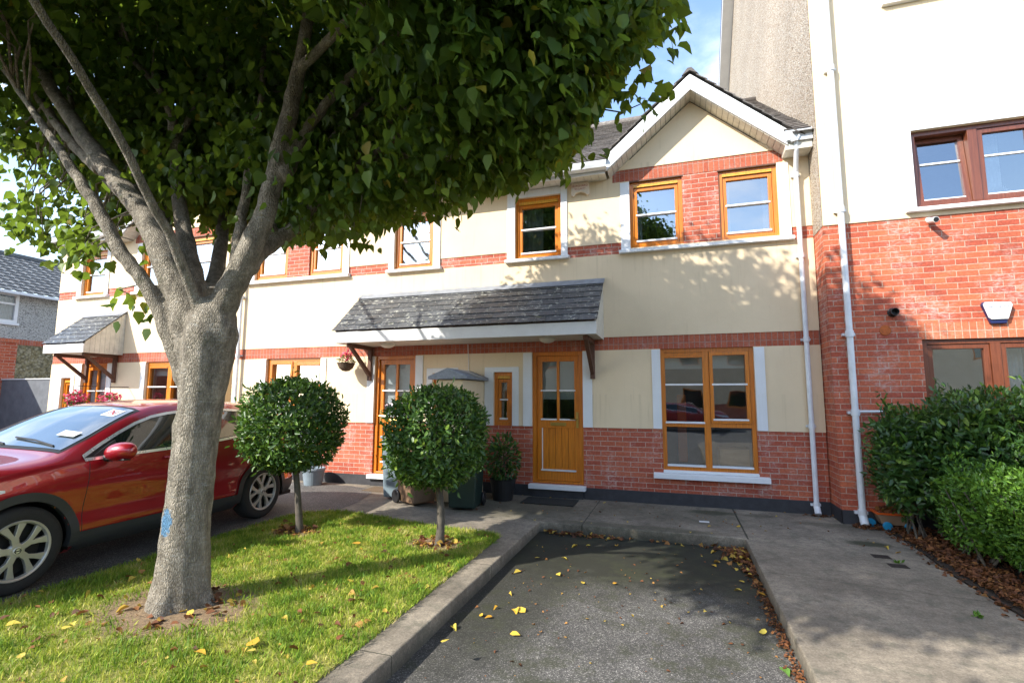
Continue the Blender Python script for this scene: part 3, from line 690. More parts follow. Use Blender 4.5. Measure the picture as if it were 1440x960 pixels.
    mb = MB(); y_ = yf-.015
    while y_ < yback:
        mb.prism([(gxw-.115, y_, zap-.065), (gxw-.03, y_, zap+.045), (gxw+.03, y_, zap+.045), (gxw+.115, y_, zap-.065), (gxw, y_, zap)], (0, .31, 0)); y_ += .315
    mb.build('ridge_tile', M['tile'], roof)
    # barge boards + soffit
    mb = MB(); top = 6.49
    for s_ in (-1, 1):
        e = (1.30 if s_*sg < 0 else 1.27); ex = gxw+s_*e
        mb.prism([(gxw, -.325, top), (ex, -.325, top-e*sl), (ex, -.325, top-e*sl-.24), (gxw, -.325, top-.25)], (0, .03, 0))
    mb.build('bargeboard', M['white'], roof, bevel=.004)
    mb = MB()
    for s_ in (-1, 1):
        e = 1.28; n = 17
        for k in range(n):
            a = e*k/n; b = e*(k+1)/n-.006
            mb.prism([(gxw+s_*a, -.294, top-.235-a*sl), (gxw+s_*b, -.294, top-.235-b*sl), (gxw+s_*b, -.294, top-.255-b*sl), (gxw+s_*a, -.294, top-.255-a*sl)], (0, .29, 0))
    mb.build('soffit', M['soffit'], roof)
    # eaves on the long side (gable foot to the party wall) and boxed end
    L0, L1 = sorted((sg*-3.31+of, sg*-.95+of))
    mb = MB(); mb.box((L0, -.29, 5.10), (L1, -.27, 5.25)); mb.build('fascia', M['white'], roof, bevel=.003)
    mb = MB(); n = 20
    for k in range(n): a = L0+(L1-L0)*k/n; mb.box((a, -.268, 5.105), (a+(L1-L0)/n-.005, -.014, 5.125))
    mb.build('soffit', M['soffit'], roof)
    mb = MB(); g0, g1 = L0, L1+(.03 if sg > 0 else 0)
    pr = [(-.292, 5.255), (-.292, 5.165), (-.34, 5.155), (-.395, 5.175), (-.41, 5.215), (-.412, 5.262), (-.425, 5.262), (-.425, 5.21), (-.405, 5.16), (-.34, 5.14), (-.30, 5.15)]
    mb.prism([(g0, y, z) for y, z in pr], (g1-g0, 0, 0)); mb.build('gutter', M['gutter'], roof)
    B0, B1 = sorted((sg*1.60+of, sg*1.95+of))
    B1 -= .005; B0 += .005
    mb = MB(); mb.box((B0, -.30, 5.08), (B1, -.02, 5.20)); mb.build('boxed_eave', M['soffit'], roof, bevel=.004)
    mb = MB(); gm = sg*1.66+of
    pr = [(0, 5.31), (0, 5.20), (.05, 5.19), (.12, 5.20), (.14, 5.25), (.145, 5.32), (.16, 5.32), (.16, 5.24), (.13, 5.18), (.05, 5.17)]
    mb.prism([(sg*(1.62+x)+of, -.36, z) for x, z in pr], (0, .35, 0)); mb.box((B0, -.335, 5.19), (B1, -.305, 5.36)); mb.build('gutter', M['gutter'], roof)
    mb = MB(); tiled(mb, (B0-.02, -.33, 5.34), (1, 0, 0), (0, .82, .57), (0, -.57, .82), B1-B0, 1.2, .2, .165, .014, .018); mb.build('valley_tiles', M['tile'], roof, merge=False, fix=False)
    # downpipe
    dp = MB(); x = sg*1.765+of
    dp.tube([(sg*1.74+of, -.30, 5.19), (sg*1.745+of, -.27, 5.08), (x, -.085, 4.80), (x, -.085, .05)], .033, 12)
    for z in (4.75, 3.55, 2.35, 1.15, .10): dp.lathe([(.033, 0), (.041, 0), (.041, .07), (.033, .07)], (x, -.085, z), 14); dp.box((x-.06, -.05, z+.02), (x+.06, -.015, z+.05))
    dp.tube([(x, -.085, .12), (x, -.15, .03)], .04, 12)
    if 'nopipe' not in extras: dp.build('downpipe', M['gutter'], H, smooth=False)
    if canopy_span: canopy(*canopy_span, H)
    return H
h1 = terrace_house(1, 0, 'terraced house with a white-edged gable, joined to the tall brick building', (-5.55, -1.03), 'first')
h2 = terrace_house(-1, -6.62, 'middle terraced house of the row, behind the left clipped tree', None, '')
h3 = terrace_house(1, -10.82, 'farthest terraced house at the left end, with a short slate porch canopy', (-13.05, -11.75), 'nopipe')
# cable under canopy between the doors
mb = MB(); mb.tube([(-3.38, -.02, 2.47), (-3.36, -.025, 2.1), (-3.38, -.02, 1.7)], .006, 6); mb.build('cable', M['white'], h1)

# ------------------------------------------------------------------ tall right building
RB = empty('apartment_building', (5, 4, 0), 'tall building at right, orange brick below and cream render above', 'building')
YF = -.46; F = FX(YF); XL, XR = 1.96, 11.0
GW = (2.955, 4.45, .85, 2.30); FW = (3.02, 4.36, 3.985, 5.03); TW = (2.945, 4.4, 6.885, 7.95)
BR = [(6.6, 8.0, .85, 2.3)]
mb = MB(); cut_slab(mb, F, XL, XR, 0, .17, -.3, .012, []); 
mb.face([(XL-.012, YF-.0115, 0), (XL-.012, 0.0, 0), (XL-.012, 0.0, .17), (XL-.012, YF-.012, .17)]); mb.face([(XL-.012, YF-.012, .17), (XL-.012, 0, .17), (XL+.1, 0, .17), (XL+.1, YF-.012, .17)])
mb.build('plinth', M['plinth'], RB, fix=False)
mb = MB(); cut_slab(mb, F, XL, XR, .17, 3.87, -.3, 0, [GW, (2.955-.001, 4.451, 2.30, 2.505)]+BR)
mb.face([(XL, YF+.3, .17), (XL, 1.0, .17), (XL, 1.0, 3.87), (XL, YF+.3, 3.87)], [(XL-.3, .17), (XL-1.46, .17), (XL-1.46, 3.87), (XL-.3, 3.87)]); mb.build('brick_wall', M['brick2'], RB, fix=False)
mb = MB(); cut_slab(mb, F, 2.954, 4.451, 2.30, 2.505, -.3, .002, []); mb.build('brick_band', M['soldier2'], RB)
mb = MB(); cut_slab(mb, F, XL, XR, 3.87, 11.4, -.3, .014, [FW, TW, (6.6, 8, 3.985, 5.03), (6.6, 8, 6.885, 7.95)]); mb.build('rendered_wall', M['cream'], RB)
mb = MB(); x = XL-.006
mb.face([(x, YF-.0, 3.87), (x, 9, 3.87), (x, 9, 11.4), (x, YF, 11.4)]); mb.face([(x, YF, 11.4), (x, 9, 11.4), (x, 4.27, 14.75)])
mb.face([(XR, YF, 0), (XR, 9, 0), (XR, 9, 11.4), (XR, 4.27, 14.75), (XR, YF, 11.4)]); mb.face([(XL, 9, 0), (XR, 9, 0), (XR, 9, 11.4), (XL, 9, 11.4)])
mb.face([(XL, 1, 0), (XL, 9, 0), (XL, 9, 3.88), (XL, 1, 3.88)])
mb.build('pebbledash_wall', M['pebble'], RB, fix=False)
mb = MB()
for sgn, ya, za in ((1, 9.35, 11.15), (-1, -.85, 11.15)):
    mb.prism([(XL-.30, 4.27, 14.78), (XL-.30, ya, za), (XL-.30, ya, za-.22), (XL-.30, 4.27, 14.55)], (.035, 0, 0))
    mb.prism([(XL-.265, 4.27, 14.57), (XL-.265, ya, za-.20), (XL-.265, ya, za-.22), (XL-.265, 4.27, 14.55)], (.255, 0, 0))
mb.build('bargeboard', M['white'], RB)
mb = MB()
mb.prism([(XL-.31, 4.27, 14.80), (XL-.31, 9.4, 11.13), (XL-.31, 9.4, 11.20), (XL-.31, 4.27, 14.88)], (XR-XL+.6, 0, 0)); mb.prism([(XL-.31, 4.27, 14.80), (XL-.31, -.9, 11.13), (XL-.31, -.9, 11.20), (XL-.31, 4.27, 14.88)], (XR-XL+.6, 0, 0)); mb.build('roof', M['tile'], RB)
def rb_window(W, surr, low=False, flowers=False):
    u0, u1, z0, z1 = W; um = (u0+u1)/2
    mb = MB(); frame_ring(mb, F, u0, u1, z0, z1, .06, -.14, -.04); bx(mb, F, um-.05, um+.05, z0+.06, z1-.06, -.14, -.038)
    o = mb.build('window', M['mahog'], RB, bevel=.003)
    for k, (a, b) in enumerate(((u0+.064, um-.054), (um+.054, u1-.064))):
        sb = MB(); tilt = .0 if (low or k) else .10
        G_ = lambda u, z, d, a=a, z0=z0, z1=z1, t_=tilt: F(u, z, d - t_*(z-z0)/(z1-z0)*1.0)
        frame_ring(sb, G_, a, b, z0+.064, z1-.064, .055, -.125, -.055); sh = sb.build('sash', M['mahog'], o, bevel=.003)
        pane(G_, a+.055, b-.055, z0+.119, z1-.119, sh, M['glass_up'], -.09)
        if not low:
            g = MB(); bx(g, G_, a+.05, b-.05, z0+.119+(z1-z0-.24)*.62, z0+.119+(z1-z0-.24)*.62+.022, -.1, -.07); bx(g, G_, a+.05, b-.05, z0+.115, z0+.135, -.1, -.06); each(g, 'glazing_bar', M['white'], sh)
        else:
            g = MB()
            for q in range(12): zz = z0+.12+q*.055; bx(g, F, a+.05, b-.05, zz, zz+.048, -.20, -.185)
            g.build('blind', M['blind'], sh)
    room_box(F, u0, u1, z0, z1, o)
    drape(F, um+.12, um+.40, z0+.05, z1-.05, -.34, o, M['net'], folds=4)
    if surr: surround(F, u0-.10, u1+.10, z0, z1+.15, u0, u1, z0, z1, o, True, .028)
    return o
rb_window(GW, False, low=True); rw = rb_window(FW, True); rb_window(TW, True); rb_window((6.6, 8, 3.985, 5.03), True); rb_window((6.6, 8, 6.885, 7.95), True); rb_window((6.6, 8, .85, 2.3), False, True)
mb = MB(); cut_slab(mb, F, 2.93, 4.47, .77, .845, -.14, .06, []); mb.build('window_sill', M['trim'], RB, bevel=.005)
dp = MB(); xp = 2.155; yp = YF-.09
xs = [(xp, 11.3), (xp, .06)]
dp.tube([(xp, yp, 11.3), (xp, yp, .05)], .038, 14)
for z in (11, 8.3, 6.0, 4.0, 2.35, 1.35, .12): dp.lathe([(.038, 0), (.048, 0), (.048, .08), (.038, .08)], (xp, yp, z), 14); dp.box((xp-.07, yp+.03, z+.02), (xp+.07, YF-.002, z+.055))
dp.tube([(xp, yp, .13), (xp, yp-.07, .03)], .046, 12)
dp.tube([(xp+.03, yp+.01, 1.40), (xp+.30, yp+.03, 1.405)], .016, 8)
dp.build('downpipe', M['gutter'], RB)
# flue, hole
mb = MB(); mb.lathe([(.0, .0), (.055, 0), (.058, .02), (.046, .03), (.046, .10), (.040, .10), (.036, .02), (0, .02)], (2.665, YF-.001, 2.655), 20, axis='Y')
for v in range(len(mb.v)): mb.v[v] = (mb.v[v][0], 2*(YF-.001)-mb.v[v][1], mb.v[v][2])
mb.build('flue', M['black'], RB, smooth=False)
mb = MB(); mb.lathe([(.0, .0), (.062, 0), (.066, .006), (0.0, .006)], (2.575, YF-.012, 2.43), 20, axis='Y'); mb.build('vent_hole_plug', plain('orange_terracotta', (.42, .10, .02), .8, var=.4, nscale=20), RB)
# plants behind first-floor glass
def spray(name, n, base, h, spread, mat, parent, size=.05):
    vs = []; fs = []; a_ = []
    for i in range(n):
        ang = random.uniform(0, 6.28); ln = random.uniform(.4, 1)
        p = Vector(base)+Vector((math.cos(ang)*spread*ln*random.random(), math.sin(ang)*spread*.5*ln*random.random(), h*random.random()))
        d = Vector((random.uniform(-1, 1), random.uniform(-1, 1), random.uniform(-.2, 1))).normalized(); s = d.orthogonal().normalized()*size*.3
        k = len(vs); vs += [p, p+d*size*.5+s, p+d*size, p+d*size*.5-s]; fs.append((k, k+1, k+2, k+3)); a_ += [random.random()]*4
    return vs, fs, a_
def raw_mesh(name, vs, fs, a_, mat, parent=None):
    off = wloc(parent) if parent else Vector((0, 0, 0))
    me = bpy.data.meshes.new(name); me.from_pydata([tuple(Vector(v)-off) for v in vs], [], fs); at = me.attributes.new('rnd', 'FLOAT', 'POINT'); at.data.foreach_set('value', a_)
    me.materials.append(mat); o = bpy.data.objects.new(name, me); col.objects.link(o)
    if parent: o.parent = parent
    return o
p = empty('potted_plant', (3.2, YF+.22, 4.0), 'small plant with pale leaves inside the left sash of the upper right window', 'plant')
mb = MB(); mb.lathe([(0, 0), (.05, 0), (.06, .09), (0, .09)], (3.2, YF+.24, 3.99), 16); mb.build('pot', M['white'], p, smooth=False)
raw_mesh('foliage', *spray('', 60, (3.2, YF+.24, 4.09), .12, .12, None, p, .09), M['dryplant'], p)
p = empty('potted_plant', (4.02, YF+.22, 4.0), 'bushy pale plant inside the right sash of the upper right window', 'plant')
mb = MB(); mb.lathe([(0, 0), (.05, 0), (.06, .09), (0, .09)], (4.0, YF+.24, 3.99), 16); mb.build('pot', M['white'], p)
raw_mesh('foliage', *spray('', 110, (4.0, YF+.24, 4.09), .12, .18, None, p, .07), M['net'], p)

# alarm boxes, camera
A = empty('alarm_box', (-1.39, 0, 5.0), 'cream alarm bell box with red lettering under the eaves beside the gable', 'alarm box')
mb = MB(); c = (-1.39, 4.99)
pts = [(-.145, .115), (.145, .115), (.15, -.10), (.11, -.125), (.08, -.075), (0, -.055), (-.08, -.075), (-.11, -.125), (-.15, -.10)]
mb.prism([(c[0]+x, -.016, c[1]+z) for x, z in pts], (0, -.06, 0)); mb.build('housing', plain('aged_cream_plastic', (.66, .55, .42), .5, var=.2), A, bevel=.012)
red = plain('red_print', (.35, .04, .04), .5); navy = plain('navy_print', (.02, .03, .12), .4)
text_mesh('lettering', 'BURGUARD', .048, red, A, (c[0], -.0775, c[1]+.045), (R(90), 0, 0)); text_mesh('lettering', 'SECURITY', .042, red, A, (c[0], -.0775, c[1]-.005), (R(90), 0, 0))
mb = MB(); mb.tube([(-1.36, -.03, 5.10), (-1.355, -.04, 5.16)], .012, 8); mb.build('cable', M['black'], A)
A = empty('alarm_box', (3.72, YF, 2.6), 'white shield-shaped alarm box with navy base on the orange brick wall', 'alarm box')
c = (3.72, 2.60); mb = MB()
pts = [(-.15, .10), (-.13, .135), (.13, .125), (.15, .09), (.075, -.135), (-.075, -.135)]
mb.prism([(c[0]+x, YF-.001, c[1]+z) for x, z in pts], (0, -.045, 0)); mb.build('backplate', plain('navy_plastic', (.015, .022, .09), .3), A, bevel=.008)
pts = [(-.142, .095), (-.125, .128), (.125, .118), (.142, .085), (.088, -.085), (-.075, -.085), (-.10, -.06)]
mb = MB(); mb.prism([(c[0]+x, YF-.046, c[1]+z) for x, z in pts], (0, -.018, 0)); mb.build('cover', M['white'], A, bevel=.006)
text_mesh('lettering', 'securiguard', .042, navy, A, (c[0]+.005, YF-.0645, c[1]+.07), (R(90), 0, 0)); text_mesh('lettering', 'PROTECTED BY', .022, red, A, (c[0]+.01, YF-.0645, c[1]+.025), (R(90), 0, 0)); text_mesh('lettering', 'ALARM SYSTEMS', .018, red, A, (c[0]+.01, YF-.0645, c[1]-.005), (R(90), 0, 0))
S = empty('security_camera', (3.19, YF, 3.80), 'white bullet security camera on the brick just under the upper window sill', 'camera')
mb = MB(); mb.tube([(3.13, YF, 3.83), (3.13, YF-.06, 3.81)], .03, 12); mb.build('bracket', M['white'], S)
mb = MB(); mb.tube([(3.12, YF-.05, 3.80), (3.13, YF-.20, 3.765)], [.034, .036], 16); mb.build('housing', M['white'], S)
mb = MB(); mb.tube([(3.13, YF-.201, 3.765), (3.1305, YF-.206, 3.764)], .029, 16); mb.build('lens', M['black'], S)

# ------------------------------------------------------------------ dividing pier between the two doors
P_ = empty('porch_pier', (-3.31, -.5, 0), 'cream rendered dividing wall with pitched grey coping standing between the two front doors', 'wall')
mb = MB(); mb.box((-3.53, -.90, .0), (-3.08, -.013, 1.83)); mb.build('wall', M['cream'], P_, bevel=.006)
mb = MB(); mb.prism([(-3.64, -.97, 1.84), (-2.99, -.97, 1.84), (-2.99, -.97, 1.885), (-3.315, -.97, 2.01), (-3.64, -.97, 1.885)], (0, .95, 0)); mb.build('coping', plain('grey_concrete_coping', (.24, .26, .29), .7, var=.25, nscale=20, bump=.6), P_, bevel=.005)

# ------------------------------------------------------------------ ground
def sheet(name, pts, z, mat, thick=0, kind='structure', bevel=0, sub=0):
    mb = MB()
    if thick: mb.prism([(x, y, z-thick) for x, y in pts], (0, 0, thick))
    else: mb.face([(x, y, z) for x, y in pts])
    o = mb.build(name, mat, None, bevel=bevel, fix=bool(thick)); o['kind'] = kind
    if not thick:
        if o.data.polygons[0].normal.z < 0: o.data.flip_normals()
    return o
sheet('ground', [(-300, -300), (300, -300), (300, 300), (-300, 300)], -.20, M['asphalt2'])
sheet('road', [(-60, -40), (60, -40), (60, .1), (-60, .1)], -.12, M['asphalt'])
edge = [(2.36, .2), (2.36, -1.5), (2.30, -2.3), (2.34, -3.2), (2.5, -4.2), (2.6, -12)]
sheet('pavement', [(-30, .2)]+edge+[(.70, -12), (.70, -1.6), (-1.69, -1.6), (-1.69, -12), (-4.94, -12), (-4.94, -6.5), (-30, -6.5)], 0, M['concrete'], .19, bevel=.012)
bay = [(-4.945, -6.49), (-4.945, -2.35), (-4.75, -2.12), (-4.49, -2.05), (-4.55, -1.4), (-4.75, -.7), (-5.0, -.35), (-5.5, -.22), (-8.6, -.22), (-8.9, -6.49)]
sheet('car_bay', bay, .004, M['asphalt2'])
lawn = [(-4.85, -11.9), (-1.93, -11.9), (-1.93, -2.50), (-1.97, -2.38), (-2.10, -2.33), (-2.9, -2.27), (-4.2, -1.98), (-4.55, -2.03), (-4.78, -2.2), (-4.85, -2.45)]
sheet('lawn', lawn, .014, M['lawn'], .02)
sheet('flower_bed', [(2.37, -.40), (2.37, -1.5), (2.31, -2.3), (2.35, -3.2), (2.51, -4.2), (2.61, -12), (12, -12), (12, -.40)], .006, M['soil'], .18)
# drain covers, paper, mat
for (x, y) in ((1.90, -1.88), (1.945, -2.16)):
    mb = MB(); mb.box((x-.075, y-.055, .001), (x+.075, y+.055, .006))
    for k in range(5): mb.box((x-.065, y-.045+k*.02, .006), (x+.065, y-.037+k*.02, .009))
    o = mb.build('drain_cover', plain('rusty_iron', (.035, .025, .02), .8, var=.4, nscale=30)); setp(o, 'small dark iron drain cover in the concrete path, the one nearer the '+('building' if y > -2 else 'camera'), 'drain cover', 'drain covers in the path')
mb = MB(); mb.box((.24, -.97, .001), (.36, -.90, .004)); o = mb.build('paper_scrap', M['white']); setp(o, 'small white scrap of paper lying on the concrete below the big window', 'litter')
mb = MB(); mb.box((-2.25, -.62, .001), (-1.45, -.16, .016)); o = mb.build('doormat', plain('dark_doormat', (.02, .022, .02), 1, var=.5, nscale=60, bump=1)); setp(o, 'dark worn doormat in front of the right front door', 'doormat')
mb = MB(); mb.box((-5.05, -.55, .001), (-4.35, -.15, .012)); o = mb.build('doormat', plain('brown_doormat', (.12, .085, .05), 1, var=.5, nscale=60, bump=1)); setp(o, 'brown doormat in front of the left front door', 'doormat')

# ------------------------------------------------------------------ leaves
LEAF_LIME = (np.array([(0, 0.05, 0), (-.36, .08, .05), (-.48, .42, .09), (-.27, .78, .02), (.03, 1.18, -.16), (.25, .80, .04), (.46, .45, .08), (.33, .06, .03), (0, .5, -.04)]), [(0, 8, 2, 1), (8, 4, 3, 2), (0, 7, 6, 8), (8, 6, 5, 4)])
LEAF_OVAL = (np.array([(0, 0, 0), (-.19, .3, .04), (-.17, .7, .04), (0, 1, -.04), (.17, .7, .04), (.19, .3, .04), (0, .5, -.02)]), [(0, 6, 1), (1, 6, 2), (2, 6, 3), (3, 6, 4), (4, 6, 5), (5, 6, 0)])
LEAF_DIA = (np.array([(0, 0, 0), (-.22, .45, .06), (0, 1, 0), (.22, .45, .06)]), [(0, 3, 2, 1)])
BLADE = (np.array([(-.045, 0, 0), (.045, 0, 0), (.02, .6, .05), (0, 1, .18)]), [(0, 1, 2, 3)])
def leaf_cloud(name, pos, tip, nrm, size, tmpl, mat, parent=None, rnd=None, smooth=False):
    n = len(pos); T, faces = tmpl
    y = tip/np.linalg.norm(tip, axis=1, keepdims=True); z = nrm-(nrm*y).sum(1, keepdims=True)*y; z /= np.linalg.norm(z, axis=1, keepdims=True)+1e-9
    x = np.cross(y, z)
    curl = rng.uniform(.2, 2.4, n)[:, None, None]; wid = rng.uniform(.78, 1.12, n)[:, None, None]
    V_ = pos[:, None, :]+size[:, None, None]*(wid*T[None, :, 0, None]*x[:, None, :]+T[None, :, 1, None]*y[:, None, :]+curl*T[None, :, 2, None]*z[:, None, :])
    k = len(T); V_ = V_.reshape(-1, 3)
    if parent is not None: V_ = V_-np.array(wloc(parent))
    fl = []; ls = []; 
    tot = [len(f_) for f_ in faces]; base = np.concatenate([np.array(f_) for f_ in faces])
    L = (base[None, :]+(np.arange(n)*k)[:, None]).reshape(-1)
    starts1 = np.concatenate([[0], np.cumsum(tot)[:-1]]); S_ = (starts1[None, :]+(np.arange(n)*len(base))[:, None]).reshape(-1); tt = np.tile(tot, n)
    me = bpy.data.meshes.new(name); me.vertices.add(len(V_)); me.vertices.foreach_set('co', V_.astype(np.float32).ravel())
    me.loops.add(len(L)); me.loops.foreach_set('vertex_index', L.astype(np.int32)); me.polygons.add(len(S_)); me.polygons.foreach_set('loop_start', S_.astype(np.int32)); 
    try: me.polygons.foreach_set('loop_total', tt.astype(np.int32))
    except Exception: pass
    me.update(calc_edges=True)
    if rnd is None: rnd = rng.random(n)
    at = me.attributes.new('rnd', 'FLOAT', 'POINT'); at.data.foreach_set('value', np.repeat(rnd, k).astype(np.float32))
    me.materials.append(mat)
    if smooth: me.polygons.foreach_set('use_smooth', np.ones(len(S_), bool))
    o = bpy.data.objects.new(name, me); col.objects.link(o)
    if parent is not None: o.parent = parent
    return o
def unit(n):
    v = rng.normal(size=(n, 3)); return v/np.linalg.norm(v, axis=1, keepdims=True)

# pixel helpers used only to read limb positions off the measured picture
FPX = 702.863
Mc = np.array([list(r1), list(u1), list(f)])
def ray(px, py): return Mc.T @ np.array([(px-720)/FPX, (480-py)/FPX, 1.])
def onY(px, py, Y):
    d = ray(px, py); k = (Y-CAM.y)/d[1]; return Vector((CAM.x+d[0]*k, Y, CAM.z+d[2]*k))
def project(Pn):
    c = (Pn-np.array(CAM)) @ Mc.T; return 720+FPX*c[:, 0]/c[:, 2], 480-FPX*c[:, 1]/c[:, 2], c[:, 2]
def smooth_path(pts, rad, sub=5):
    P = [Vector(p) for p in pts]; out = []; ro = []
    for i in range(len(P)-1):
        p0 = P[max(i-1, 0)]; p1 = P[i]; p2 = P[i+1]; p3 = P[min(i+2, len(P)-1)]
        for k in range(sub):
            t_ = k/sub; out.append(.5*((2*p1)+(p2-p0)*t_+(2*p0-5*p1+4*p2-p3)*t_*t_+(3*p1-p0-3*p2+p3)*t_**3)); ro.append(rad[i]*(1-t_)+rad[i+1]*t_)
    out.append(P[-1]); ro.append(rad[-1]); return out, ro

# ------------------------------------------------------------------ the big street tree
T0 = Vector((-3.56, -4.95, 0))
TREE = empty('street_tree', T0, 'large leafy lime tree on the lawn with a blue paint mark on its trunk', 'tree')
# trunk as a ring sweep with flare, ribs and swellings
mb = MB(); NR = 40; rows = []
tc = [(0.0, -3.60, -4.95, .215), (.10, -3.598, -4.95, .195), (.30, -3.595, -4.95, .178), (.60, -3.59, -4.95, .162), (1.0, -3.57, -4.95, .156), (1.4, -3.54, -4.95, .152), (1.65, -3.52, -4.95, .166), (1.88, -3.50, -4.95, .182), (2.05, -3.48, -4.95, .19), (2.2, -3.47, -4.95, .16), (2.34, -3.46, -4.95, .09)]
ctr, rr = smooth_path([(a[1], a[2], a[0]) for a in tc], [a[3] for a in tc], 7)
SRC = MB()
def ringsweep(ctr, rr):
    rows = []
    for c_, r_ in zip(ctr, rr):
        ring = []
        for k in range(NR):
            a = 2*math.pi*k/NR; z = c_.z; fl = max(0, (.30-z)/.30)**1.5
            rr_ = r_*(1+.035*math.sin(a*5+1+z*.7)+.02*math.sin(a*9+z*2.1)+fl*.30*max(0, math.sin(a*4+.6))**2+fl*.05)
            rr_ += .006*math.sin(z*23+a*3)*math.sin(z*11)+math.exp(-((z-1.33)/.07)**2-((a-4.15)/.35)**2)*.03
            ring.append((c_.x+rr_*math.cos(a), c_.y+rr_*math.sin(a), z-(.02 if z < .01 else 0)))
        rows.append(ring)
    b = len(SRC.v)
    for ring in rows: SRC.v += ring
    for i in range(len(rows)-1):
        for k in range(NR):
            k2 = (k+1) % NR; SRC.f.append((b+i*NR+k, b+i*NR+k2, b+(i+1)*NR+k2, b+(i+1)*NR+k)); SRC.uv.append([(0, 0)]*4); SRC.m.append(0)
    SRC.f.append(tuple(b+(len(rows)-1)*NR+k for k in range(NR))); SRC.uv.append([(0, 0)]*NR); SRC.m.append(0)
    SRC.f.append(tuple(b+k for k in range(NR))[::-1]); SRC.uv.append([(0, 0)]*NR); SRC.m.append(0)
ringsweep(ctr, rr)
limbs_px = [
 # (px, py, Y, radius m)
 [(268, 560, -4.95, .07), (246, 490, -5.0, .062), (208, 405, -5.1, .050), (167, 350, -5.2, .05), (137, 292, -5.25, .045), (105, 244, -5.3, .038), (60, 175, -5.3, .03), (0, 90, -5.3, .022)],
 [(278, 520, -4.95, .11), (262, 440, -4.98, .115), (228, 352, -5.02, .092), (196, 292, -5.02, .078), (163, 255, -5.02, .078), (129, 208, -5.0, .068), (83, 142, -4.95, .058), (42, 75, -4.9, .05), (0, 6, -4.9, .042)],
 [(140, 240, -5.0, .05), (112, 212, -4.9, .045), (75, 167, -4.8, .04), (38, 108, -4.7, .033), (0, 30, -4.6, .026)],
 [(282, 500, -4.9, .10), (276, 410, -4.86, .08), (260, 330, -4.75, .062), (250, 267, -4.65, .052), (245, 190, -4.6, .045), (236, 150, -4.6, .034), (215, 115, -4.6, .028), (183, 80, -4.6, .024), (112, 4, -4.6, .018)],
 [(246, 200, -4.6, .034), (262, 175, -4.5, .03), (292, 125, -4.3, .025), (330, 70, -4.1, .018)],
 [(205, 300, -5.0, .06), (194, 267, -4.7, .05), (176, 208, -4.4, .04), (158, 125, -4.1, .034), (150, 60, -3.9, .026)],
 [(285, 530, -4.95, .10), (305, 450, -4.95, .10), (342, 372, -4.95, .088), (375, 292, -4.9, .07), (395, 208, -4.85, .068), (415, 125, -4.8, .056), (430, 40, -4.8, .045), (440, -40, -4.8, .035)],
 [(398, 250, -4.88, .05), (414, 222, -4.8, .045), (437, 175, -4.7, .04), (479, 124, -4.6, .034), (515, 84, -4.5, .028), (571, 37, -4.4, .02)],
 [(350, 365, -4.9, .075), (385, 340, -4.6, .065), (433, 308, -4.3, .055), (475, 268, -4.1, .046), (520, 200, -3.9, .036), (564, 161, -3.7, .028), (610, 145, -3.6, .018)],
 [(300, 420, -4.8, .09), (308, 370, -4.4, .06), (318, 258, -4.0, .045), (333, 188, -3.8, .036), (350, 100, -3.6, .025)],
 [(262, 430, -4.9, .06), (238, 330, -4.6, .045), (212, 220, -4.3, .034), (196, 110, -4.0, .026), (188, 0, -3.9, .02)],
 [(325, 420, -4.9, .06), (338, 320, -4.7, .042), (352, 230, -4.6, .034), (368, 130, -4.5, .026), (372, 10, -4.4, .02)],
 [(352, 380, -4.9, .05), (392, 300, -4.5, .036), (440, 225, -4.2, .028), (500, 160, -4.1, .022), (570, 100, -4.0, .015)],
 [(110, 190, -4.9, .03), (98, 130, -4.7, .024), (96, 60, -4.6, .018), (100, 0, -4.5, .014)],
 [(410, 325, -4.5, .05), (470, 262, -4.3, .035), (560, 190, -4.4, .028), (660, 120, -4.5, .02), (760, 80, -4.6, .012)],
 [(500, 225, -4.0, .035), (600, 215, -3.8, .026), (700, 190, -3.8, .018), (800, 170, -4.0, .010)],
 [(420, 100, -4.8, .04), (520, 0, -5.0, .03), (640, -80, -5.0, .02)],
 [(270, 420, -4.8, .08), (225, 300, -4.2, .05), (170, 180, -3.7, .035), (120, 100, -3.3, .025)],
]
limb_pts = []
overhang = [(-3.50, -4.95, 2.0), (-3.50, -5.35, 2.75), (-3.42, -6.1, 3.6), (-3.2, -7.0, 4.25), (-2.9, -7.9, 4.8)]
for L in limbs_px+[None]:
    if L: P, rad = smooth_path([onY(a, b, c_) for a, b, c_, _ in L], [q[3]*1.10 for q in L], 6)
    else: P, rad = smooth_path(overhang, [.05, .034, .028, .022, .012], 6)
    P = [p+Vector((random.uniform(-1, 1), random.uniform(-1, 1), random.uniform(-1, 1)))*.008 for p in P]
    SRC.tube(P, rad, 14, jit=.02); limb_pts += [tuple(p) for p in P[8:]]
limb_pts = np.array(limb_pts)
trunk = SRC.build('trunk', M['bark'], TREE, merge=False)
rm = trunk.modifiers.new('fuse', 'REMESH'); rm.mode = 'VOXEL'; rm.voxel_size = .014; rm.use_smooth_shade = True
smo = trunk.modifiers.new('soften', 'SMOOTH'); smo.factor = .5; smo.iterations = 5
